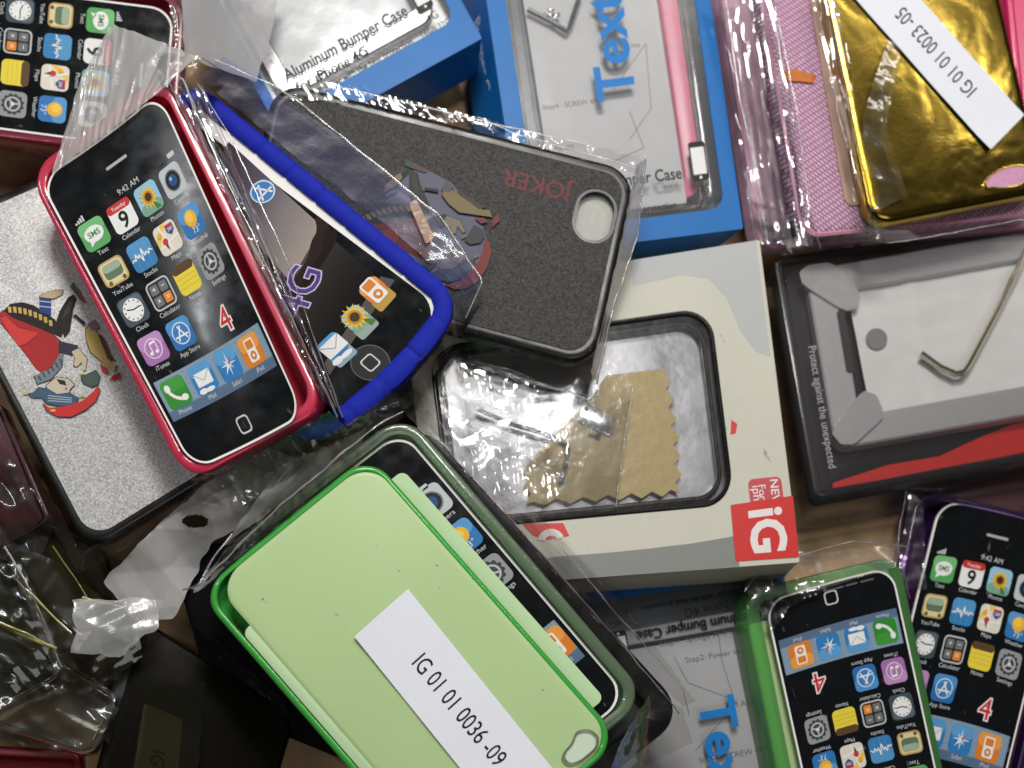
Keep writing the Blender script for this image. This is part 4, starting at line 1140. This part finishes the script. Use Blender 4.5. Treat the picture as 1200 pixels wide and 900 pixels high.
# ------------------------------------------------------------------ green stack
FGb = Frame(64, 120, [(286, 655), (492, 492), (806, 836), (600, 1004)], [52, 52, 52, 52])
bb = rails('bumper_case', 'glossy black bumper at the bottom of the green stack', 'phone case', FGb, 0, 0, 64, 120, 10, 7, -10, 0, BLACKR, CHROME)
b = MB(); b.lrr(5, 5, 59, 115, 6, [(0, -8), (0, -6.5)], BLACKM, cap0=True); b.build('back_plate', bb, FGb)
FG2o = Frame(64, 120, [(268, 640), (474, 482), (760, 818), (556, 984)], [63] * 4)
g2 = thing('phone_case', 'clear green case with a phone dummy between black and light green cases', 'phone case', FG2o, -10)
tray(g2, 'case_shell', GREEN2, 64, 120, 10, 3.6, -10, 1.5, FG2o)
b = MB(); 
FG2 = Frame(56, 112, [FG2o.C[0]] * 4, world=[FG2o.p(4, 4, -1), FG2o.p(60, 4, -1), FG2o.p(60, 116, -1), FG2o.p(4, 116, -1)])
dummy_card(g2, FG2, W=56, L=112, r=8, cuts=0, colx=(9, 22, 35, 48.5), four=None, rows=(25, 40, 55, 70), dock=86)
FG1 = Frame(64, 120, [(230, 694), (432, 530), (730, 868), (526, 1036)], [77] * 4)
g1 = thing('phone_case', 'light green clear case with a white number label on top', 'phone case', FG1, -11)
tray(g1, 'case_shell', GREENP, 64, 120, 10, 1.9, -11, -.4, FG1)
CARDL = pbr('pale_green_card_edge', (.46, .63, .36), rough=.7, var=.04)
b = MB()
def cardp(d, e=0):
    q = rr(5.2 + d, 2.0 + d, 62.4 - d, 118 - d, 9 - d, 10)
    return q
b.loft([[(u, v, h) for u, v in cardp(d)] for d, h in ((0, -1.6), (0, -.6), (.5, -.3), (1.2, -.2))], CARDG, cap0=True)
cg = b.build('green_card', g1, FG1)
b = MB(); b.lrr(2.2, 19, 7.5, 116, 2.5, [(0, -1.4), (0, -.9), (.4, -.7)], CARDL); b.build('card_fold', cg, FG1)
b = MB(); b.lrr(56, 10, 70.0, 108, 2.5, [(0, -13.0), (0, -12.6)], CARDL); b.build('card_flap', cg, FG1)
b = MB(); x, y = FG1.uv(682, 874, 0)
kq = chaikin([(676, 858), (690, 856), (700, 864), (699, 876), (690, 884), (680, 892), (668, 896), (660, 890), (663, 880), (671, 872)], 2)
K0 = FG1.uvs(kq)
kr = lambda s_, h_: [(x + (u - x) * s_, y + (v - y) * s_, h_) for u, v in K0]
b.loft([kr(1.14, -.15), kr(1.1, .6), kr(.96, .6), kr(.92, -.1)], CLEARP, cap1=False); b.build('camera_ring', g1, FG1)
b = MB(); b.poly(K0, -.12, pbr('pale_hole_card', (.55, .64, .50), rough=.6, var=.05)); b.build('camera_hole', cg, FG1, smooth=0)
FL1 = Frame(76, 21.5, [(478, 690), (660, 916), (597, 972), (415, 746)], [77.6] * 4, warp=lambda a, b: (a, b, .9 * max(0, 1 - a / .16) ** 2 * (.3 + .7 * b) + .25 * math.sin(a * 9) ** 2))
tx = FL1.uv(545, 826)[0]
paper_label(g1, FL1, 'IG 01 01 0036 -09', tx, 7.7)
b = MB()
random.seed(3)
for q in ((332, 642), (308, 702), (311, 706), (515, 690), (512, 663), (430, 800), (468, 670), (520, 780), (600, 800), (440, 640)):
    x, y = FG1.uv(*q); b.poly([(x + random.uniform(-.4, .4), y + random.uniform(-.5, .5)) for _ in range(3)], -.12, BLACKM)
b.build('specks', cg, FG1, smooth=0)['kind'] = 'stuff'

# ------------------------------------------------------------------ two phones, lower corner
FV = Frame(58, 115, [(1102, 586), (1249, 622), (1164, 969), (1017, 933)], 20, warp=bowed(0, .6, -.05))
pv = thing('phone_case', 'purple edged case with a phone dummy below the hard clear box', 'phone case', FV, -10)
FVo = Frame(64, 121, [(1074, 572), (1268, 616), (1180, 985), (998, 942)], 19)
tray(pv, 'case_shell', PURP, 64, 121, 10, 3, -10, 1, FVo)
dummy_card(pv, FV, cuts=7)
FU = Frame(58, 115, [(1116, 988), (967, 1028), (896, 706), (1045, 664)], 32, warp=bowed(0, .8, .03))
pu = thing('phone_case', 'green case with an upside-down phone dummy beside the blue box', 'phone case', FU, -12)
FUo = Frame(72, 122, [(1124, 1000), (938, 1046), (868, 694), (1052, 650)], 29, lean=(-.3, 0))
tray(pu, 'case_shell', GREEN3, 72, 122, 10, 6, -12, 1, FUo)
dummy_card(pu, FU, cuts=7)
b = MB(); b.lrr(60, 6, 70.6, 108, 3, [(0, -8), (0, -2)], CARDG, cap0=True); b.build('green_card', pu, FUo)
b = MB()
for k in range(3):
    b.poly(circ(40.5 - k * 2.6, 111.6, .42, 8), .25, CAPW)
for u, w_ in ((27, 9), (19, 5.4), (12, 6)):
    b.poly(rr(u - w_ / 2, 111.3, u + w_ / 2, 112.0, .2, 1), .25, ink(96, 98, 100))
b.build('card_print', bpy.data.objects[[o.name for o in pu.children if o.name.startswith('phone_card')][0]], FU, smooth=0)
# ------------------------------------------------------------------ dark lower corner
FO = Frame(62, 118, [(-70, 560), (120, 640), (170, 800), (-60, 790)], [30, 30, 26, 26])
ol = thing('phone_case', 'smoky olive case lying in the shade below the silver case', 'phone case', FO, -8)
OLIVE = pbr('smoky_olive_plastic', (.035, .030, .008), rough=.3, var=.3, spec=.3, vscale=60, bump=(70, .3, .0006))
tray(ol, 'case_shell', OLIVE, 62, 118, 8, 3, -8, 0, FO)
FZ = Frame(62, 118, [(150, 735), (215, 722), (345, 830), (120, 1090)], 26)
FZ = Frame(62, 112, [(166, 728), (330, 848), (178, 1100), (95, 1010)], [30, 30, 26, 26])
FZ = Frame(70, 100, [(160, 722), (345, 840), (270, 1100), (85, 1000)], [30, 30, 30, 30])
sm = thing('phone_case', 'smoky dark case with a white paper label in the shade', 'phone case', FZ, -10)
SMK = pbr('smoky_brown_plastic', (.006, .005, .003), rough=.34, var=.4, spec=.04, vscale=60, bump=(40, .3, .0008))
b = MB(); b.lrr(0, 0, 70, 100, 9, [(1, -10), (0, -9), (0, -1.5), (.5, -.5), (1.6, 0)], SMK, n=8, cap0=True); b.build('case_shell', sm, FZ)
FZL = Frame(40, 15, [(214, 843), (204, 960), (150, 950), (169, 824)], [31.2] * 4)
paper_label(sm, FZL, 'IG 01 01', 27, 7)
# clear moulded cases
FQ1 = Frame(62, 118, [(-120, 655), (12, 650), (75, 790), (-90, 880)], [38, 38, 34, 34])
q1 = thing('clear_case', 'clear moulded case with a bright corner at the edge', 'phone case', FQ1, -8)
tray(q1, 'case_shell', CLEARP, 62, 118, 8, 3, -8, 0, FQ1)
FQ2 = Frame(118, 62, [(-150, 700), (140, 800), (130, 870), (-160, 850)], [34, 34, 38, 38])
FQ2 = Frame(118, 50, [(-170, 640), (145, 815), (108, 888), (-190, 790)], [28, 28, 34, 34])
q2 = thing('clear_case', 'clear moulded case resting on the brown board beside the smoky one', 'phone case', FQ2, -9)
tray(q2, 'case_shell', CLEARP, 118, 50, 8, 3.5, -9, 0, FQ2)
b = MB(); b.tube([at(-20, 720, 40), at(20, 742, 39), at(60, 758, 37)], .0007, pbr('yellowish_wire', (.62, .60, .30), rough=.3, metal=.3)); tagged(b.build('thin_rod', None), 'thin yellowish rod lying across the clear cases', 'rod')
# maroon case
FMr = Frame(62, 118, [(-150, 500), (2, 470), (62, 610), (-90, 690)], [36, 36, 34, 34])
mr = thing('phone_case', 'maroon case half hidden under the black rim of the silver case', 'phone case', FMr, -9)
MAR = pbr('maroon_plastic', (.075, .006, .018), rough=.3, var=.25, coat=.2, vscale=80)
tray(mr, 'case_shell', MAR, 62, 118, 8, 3, -9, 0, FMr)
b = MB(); b.lrr(4, 4, 58, 114, 6, [(0, -6), (0, -2.0)], MAR); b.build('back_panel', mr, FMr)
# black fabric pouch
FN = Frame(60, 110, [(195, 640), (330, 640), (420, 900), (250, 830)], [40, 40, 24, 24])
nb = thing('fabric_pouch', 'black nylon pouch tucked beneath the light green case', 'pouch', FN, -8)
NYL = weave('black_nylon', (.005, .005, .006), 600)
b = MB(); b.lrr(0, 0, 60, 110, 8, [(1, -8), (0, -7), (0, -2), (1, -.6), (3, 0)], NYL, cap0=True); b.build('pouch_body', nb, FN)
# red scrap, bottom corner
FX = Frame(60, 40, [(-60, 872), (95, 880), (100, 990), (-60, 980)], 22)
rx = thing('phone_case', 'dark red case at the very bottom beneath the clear ones', 'phone case', FX, -8)
tray(rx, 'case_shell', pbr('dark_red_plastic', (.20, .006, .012), rough=.3, var=.2), 60, 40, 5, 4, -8, 0, FX)
# maroon box behind, between hard clear box and purple phone; and under the black case
FY = Frame(100, 60, [(1090, 540), (1330, 500), (1360, 640), (1120, 660)], 12)
ry = thing('phone_case', 'maroon leatherette case in the shade under the hard clear box', 'phone case', FY, -9)
b = MB(); b.lrr(0, 0, 100, 60, 7, [(1, -9), (0, -8), (0, -2), (.5, -.6), (2, 0)], pbr('maroon_leatherette', (.06, .008, .012), rough=.5, var=.3, vscale=120, bump=(700, .3, .0003)), cap0=True); b.build('cover', ry, FY)

# ------------------------------------------------------------------ white and grey poly bags lying loose
o = film([(122, 682, 37), (160, 640, 45), (215, 590, 48), (300, 520, 47)], [(160, 730, 33), (205, 725, 33), (245, 640, 42), (385, 548, 50)], WHITEFILM, name='poly_bag', amp=4.5, freq=.05, seed=11, step=.8, rag=1.2, hole=(227, 611, 15, 8))
tagged(o, 'crumpled white poly bag between the silver and the light green case', 'plastic bag')
SOFTW = clear('soft_white_film', tint=(.9, .9, .9), haze=.5, haze_col=(.7, .7, .69), refl=2.0, base=.03, rough=.14, broad=.5, bumps=((90, .5, .0010, 'noise', 3),))
o2 = film([(84, 702, 43), (90, 738, 43), (84, 766, 42)], [(190, 702, 44), (186, 733, 43), (140, 770, 42)], SOFTW, name='poly_bag', amp=4.0, freq=.06, seed=14, step=.8, rag=1.2)
tagged(o2, 'small folded end of white film on the olive case', 'plastic bag')
o3 = film([(212, -30, 44), (214, 40, 44), (216, 60, 44), (240, 76, 46)], [(330, -30, 52), (322, 20, 52), (312, 60, 52), (300, 96, 52)], GREYFILM, name='poly_bag', amp=2.5, freq=.03, seed=21, step=1.6)
tagged(o3, 'grey frosted poly bag between the pink phone and the slanting box', 'plastic bag')
b = MB(); c0 = at(227, 610, 47); c1 = at(213, 612, 47); c2 = at(227, 603, 47)
# ------------------------------------------------------------------ bags that belong to the cases
BLUISH = clear('film_blue_reflection', tint=(.74, .76, .96), haze=.07, haze_col=(.06, .08, .40), refl=1.6, base=.012, rough=.08, broad=.5, bumps=((220, .25, .0005, 'noise', 2),))  # the film's blue reflection is put into its tint and haze colour
# red case
film([(95, 92, 80), (130, 28, 76), (232, 66, 82)], [(60, 204, 82), (110, 168, 85), (186, 108, 87)], MILKY, parent=rd, amp=1.0, freq=.05, seed=1, folds=.4)
film([(194, 92, 83), (216, 90, 80), (238, 100, 74)], [(378, 470, 80), (392, 480, 76), (404, 492, 70)], FILM, parent=rd, amp=.5, freq=.05, seed=2, folds=1.6, ffreq=.35)
film([(222, 562, 77), (300, 535, 79), (385, 480, 79)], [(236, 596, 62), (318, 566, 62), (412, 508, 68)], FILM, parent=rd, amp=1.6, freq=.09, seed=4)
film([(180, 62, 82), (235, 66, 80), (262, 82, 74)], [(190, 106, 87), (222, 108, 80), (244, 112, 74)], FILM, parent=rd, amp=2.0, freq=.13, seed=5)
# blue case
film([(232, 92, 69), (345, 182, 71), (455, 265, 75), (546, 345, 75)], [(262, 66, 66), (410, 168, 68), (510, 250, 72), (566, 330, 71)], BLUISH, parent=bl, amp=1.0, freq=.06, seed=6)
film([(546, 345, 74), (470, 450, 72), (378, 520, 68)], [(566, 352, 66), (490, 470, 64), (392, 534, 62)], FILM, parent=bl, amp=1.6, freq=.12, seed=7)
b = MB(); fA = Frame(10, 18, [(478, 240), (490, 232), (512, 276), (498, 288)], [75.5] * 4); b.lrr(1, 0, 8, 18, 1.5, [(0, 0), (0, .3)], clear('amber_clear_tape', tint=(.75, .42, .10), haze=.45, haze_col=(.45, .16, .02), refl=1, base=.01, rough=.3, bumps=((300, .5, .0006, 'noise', 2),))); b.build('tape_tab', bl, fA)
# black case
film([(330, 96, 63), (400, 98, 66), (560, 138, 69), (752, 186, 70)], [(340, 118, 63), (420, 118, 66), (560, 154, 70), (748, 204, 72)], FILM, parent=bk, amp=1.0, freq=.1, seed=8, folds=.3)
film([(746, 192, 72), (724, 300, 70), (692, 436, 67)], [(758, 186, 64), (748, 275, 60), (722, 350, 58), (700, 452, 54)], MILKY, parent=bk, amp=.8, freq=.06, seed=9)
film([(540, 388, 64), (620, 410, 66), (696, 430, 67)], [(550, 425, 56), (640, 452, 54), (702, 450, 54)], SMOOTHFILM, parent=bk, amp=1.2, freq=.08, seed=10)
# light green case
film([(474, 488, 70), (432, 526, 78), (232, 694, 77)], [(462, 462, 66), (400, 500, 68), (225, 690, 66)], FILM, parent=g1, amp=1.8, freq=.09, seed=12, folds=.5)
film([(325, 612, 66), (260, 652, 70), (236, 690, 72)], [(270, 630, 56), (240, 690, 56), (226, 694, 60)], FILM, parent=g1, amp=1.4, freq=.1, seed=13)
film([(728, 868, 77), (760, 815, 64), (800, 830, 54)], [(705, 930, 70), (750, 900, 55), (812, 870, 46)], FILM, parent=g1, amp=1.8, freq=.1, seed=15)
film([(472, 482, 66), (560, 570, 66), (700, 730, 65), (800, 828, 55)], [(500, 480, 56), (600, 570, 55), (740, 720, 54), (815, 822, 50)], FILM, parent=bb, amp=.8, freq=.07, seed=17, folds=.0)
# pouch bags
film([(838, -20, 46), (905, -20, 54)], [(884, 285, 42), (955, 290, 50)], FILM, parent=p2, amp=1.0, freq=.05, seed=18, folds=.9, ffreq=.3)
film([(880, 230, 46), (960, 268, 48), (1060, 268, 50)], [(905, 300, 38), (980, 292, 40), (1080, 280, 42)], FILM, parent=p2, amp=1.5, freq=.1, seed=19)
film([(948, -20, 58), (978, -20, 61)], [(1006, 268, 56), (1038, 286, 54)], FILM, parent=gd, amp=.8, freq=.07, seed=20, folds=.5, ffreq=.4)
YEL = clear('yellowish_film', tint=(.94, .90, .55), refl=1.0, base=.01, rough=.10, haze=.03, haze_col=(.7, .6, .2), bumps=((160, .4, .0006, 'noise', 2),))
film([(1040, 45, 60), (1010, 140, 60.5), (1020, 250, 60)], [(1056, 58, 60), (1038, 150, 61), (1064, 230, 60)], YEL, parent=gd, amp=.7, freq=.08, seed=22)
# purple and green phones
film([(1066, 575, 20), (1050, 690, 18)], [(1082, 590, 22), (1086, 690, 21)], FILM, parent=pv, amp=1.2, freq=.1, seed=23)
film([(872, 690, 32), (890, 660, 33), (960, 650, 33)], [(905, 740, 34), (925, 712, 34), (970, 690, 34)], FILM, parent=pu, amp=1.6, freq=.14, seed=24)
film([(868, 640, 28), (960, 648, 30), (1058, 635, 30)], [(880, 700, 33), (965, 690, 33), (1050, 664, 33)], SMOOTHFILM, parent=pu, amp=.8, freq=.06, seed=25)
# pink phone and silver case
film([(-20, 155, 42), (80, 172, 42), (200, 196, 42)], [(-20, 185, 34), (80, 200, 34), (210, 205, 34)], FILM, parent=tl, amp=1.4, freq=.12, seed=26)
film([(150, -30, 42), (215, -10, 42), (222, 60, 42)], [(190, -30, 43), (200, 8, 44), (206, 60, 44)], FILM, parent=tl, amp=1.6, freq=.12, seed=27)
film([(10, 490, 53), (96, 648, 53), (290, 540, 53)], [(-5, 500, 46), (92, 672, 44), (320, 552, 46)], SMOOTHFILM, parent=sv, amp=.6, freq=.06, seed=28)
# smoky case
film([(160, 722, 31), (112, 860, 31)], [(172, 716, 32), (128, 870, 32)], FILM, parent=sm, amp=1.0, freq=.08, seed=29)
film([(186, 712, 32), (250, 745, 34), (330, 820, 34)], [(200, 735, 31), (255, 770, 31), (345, 850, 31)], FILM, parent=sm, amp=1.4, freq=.1, seed=30)

seam([(214, 92, 84), (238, 150, 86), (300, 285, 87), (396, 488, 78)], .45, rd)
seam([(232, 98, 80), (270, 160, 82), (330, 290, 83), (402, 490, 74)], .35, rd)
seam([(80, 175, 82), (128, 30, 76), (232, 66, 82), (262, 82, 75)], .35, rd)
seam([(244, 66, 70), (330, 104, 70), (420, 175, 72), (515, 252, 74), (566, 330, 73), (545, 372, 72)], .4, bl)
seam([(380, 97, 68), (560, 140, 71), (700, 172, 72), (756, 186, 70)], .35, bk)
seam([(756, 186, 70), (748, 275, 64), (720, 355, 62), (698, 450, 60)], .4, bk)
seam([(560, 136, 71), (610, 158, 72), (745, 196, 73)], .25, bk)
seam([(472, 482, 74), (440, 500, 78), (330, 590, 78), (236, 684, 78), (214, 692, 74)], .45, g1)
seam([(272, 626, 70), (246, 660, 72), (228, 694, 72)], .5, g1)
seam([(505, 505, 62), (600, 610, 62), (720, 745, 62), (780, 815, 60), (796, 836, 56)], .35, bb)
seam([(640, 620, 58), (720, 716, 58), (800, 806, 56), (808, 838, 52)], .3, bb)
seam([(850, -5, 50), (868, 120, 50), (886, 200, 48), (900, 284, 44)], .4, p2)
seam([(906, -5, 54), (934, 130, 54), (950, 250, 52), (962, 292, 46)], .3, p2)
seam([(1010, 262, 60), (1040, 285, 52), (1120, 272, 52), (1204, 256, 52)], .35, gd)
seam([(872, 694, 34), (896, 662, 34), (1000, 634, 33), (1062, 640, 30)], .35, pu)
seam([(1062, 575, 24), (1052, 640, 22), (1066, 700, 22)], .35, pv)
seam([(538, 420, 51), (600, 434, 51), (690, 468, 52), (742, 454, 51)], .3, bpy.data.objects['accessory_sachet'])
seam([(742, 454, 51), (734, 500, 51), (722, 594, 50)], .25, bpy.data.objects['accessory_sachet'])
OLF2 = clear('dim_clear_film', tint=(.72, .71, .62), refl=2.0, base=.01, rough=.08, broad=.3, bumps=((160, .3, .0006, 'noise', 2),))
YS = clear('yellow_film_edge', tint=(.8, .75, .3), haze=.45, haze_col=(.62, .56, .12), refl=2, base=.05, rough=.12, bumps=())
seam([(14, 674, 36), (52, 712, 36), (84, 742, 36)], .45, ol, m=YS)
seam([(-5, 728, 43), (30, 742, 43), (66, 760, 40)], .5, q1, m=YS)
seam([(96, 700, 36), (118, 706, 36), (146, 712, 37)], .7, ol, m=YS)
seam([(62, 640, 35), (96, 690, 35), (112, 720, 34)], .3, ol, m=YS)
film([(-20, 500, 41), (30, 560, 41), (64, 612, 39)], [(-20, 640, 38), (20, 655, 38), (50, 648, 38)], OLF2, parent=mr, amp=2.0, freq=.08, seed=46)
film([(258, 560, 58), (300, 530, 60), (352, 502, 64)], [(272, 600, 56), (322, 570, 58), (380, 525, 62)], FILM, parent=rd, amp=2.4, freq=.1, seed=48)
film([(70, 770, 36), (120, 740, 38), (160, 712, 38)], [(96, 826, 36), (130, 800, 36), (166, 770, 36)], OLF2, parent=q2, amp=2.0, freq=.1, seed=49)
film([(455, 470, 74), (492, 490, 68), (540, 540, 64)], [(440, 430, 66), (510, 470, 58), (570, 540, 56)], FILM, parent=g2, amp=2.2, freq=.1, seed=50)
seam([(5, 640, 40), (40, 700, 40), (72, 782, 38)], .5, q1)
film([(-20, 620, 42), (40, 690, 42), (76, 800, 38)], [(-20, 800, 40), (10, 800, 40), (30, 830, 38)], OLF2, parent=q1, amp=3.0, freq=.09, seed=41)
OLF = clear('olive_film', tint=(.5, .46, .22), haze=.04, haze_col=(.3, .28, .08), refl=2.0, base=.02, rough=.1, broad=.5, bumps=((160, .3, .0006, 'noise', 2),))
film([(-10, 625, 33), (60, 655, 33), (120, 700, 33)], [(20, 760, 32), (80, 800, 32), (120, 790, 32)], OLF, parent=ol, amp=2.2, freq=.07, seed=42)
film([(-20, 760, 36), (60, 800, 36), (140, 830, 36)], [(-20, 860, 36), (50, 880, 36), (115, 880, 36)], OLF2, parent=q2, amp=2.5, freq=.08, seed=43)
film([(330, 545, 60), (365, 530, 62), (430, 500, 64)], [(262, 640, 52), (330, 590, 54), (420, 530, 58)], MILKY, parent=g1, amp=2.6, freq=.07, seed=44)
film([(500, 400, 52), (560, 420, 52), (620, 440, 52)], [(545, 560, 52), (570, 560, 52), (600, 600, 51)], FILM, name='plastic_bag', parent=bb, amp=2.0, freq=.08, seed=45)

# ------------------------------------------------------------------ light
def lamp(name, loc, aim, size, sizey, power, col):
    d = bpy.data.lights.new(name, 'AREA'); d.shape = 'RECTANGLE'; d.size = size; d.size_y = sizey; d.energy = power; d.color = col
    o = bpy.data.objects.new(name, d); COL.objects.link(o); o.location = loc
    o.rotation_euler = (Vector(aim) - Vector(loc)).to_track_quat('-Z', 'Y').to_euler()
    return o
lamp('window_light', (-.07, .56, .88), (0, 0, .03), .28, .19, 7.4, (1, .97, .93))
lamp('added_glare_light', (.085, .255, .86), (0, 0, .03), .16, .08, 1.7, (1, .98, .95))  # added lamp, placed for the white reflection on the cream box's film
lamp('added_streak_light', (.75, 1.05, 1.3), (0, 0, .03), .9, .05, 6, (1, .97, .92))  # added narrow lamp: streak highlights on film, a reflection for the gold case
lamp('added_streak_light', (-.95, .35, 1.3), (0, 0, .03), .04, .9, 4, (.95, .97, 1))  # second added narrow lamp, for more streaks on the bags
lamp('ceiling_light', (.35, -.75, 1.5), (0, 0, .03), .9, .5, 3.0, (1, .97, .93))
w = bpy.data.worlds.new('World'); sc.world = w; w.use_nodes = True
bg = w.node_tree.nodes['Background']; bg.inputs[0].default_value = (.62, .66, .70, 1); bg.inputs[1].default_value = .022
sc.view_settings.view_transform = 'Standard'; sc.view_settings.look = 'None'
sc.view_settings.exposure = -0.12
sc.cycles.max_bounces = 12; sc.cycles.transparent_max_bounces = 24
sc.cycles.caustics_reflective = False; sc.cycles.caustics_refractive = False
sc.cycles.use_denoising = True

film([(170, 800, 33), (150, 930, 33)], [(240, 800, 33), (230, 930, 33)], SMOKE, parent=sm, amp=.4, freq=.05, seed=31, name='smoky_sleeve')
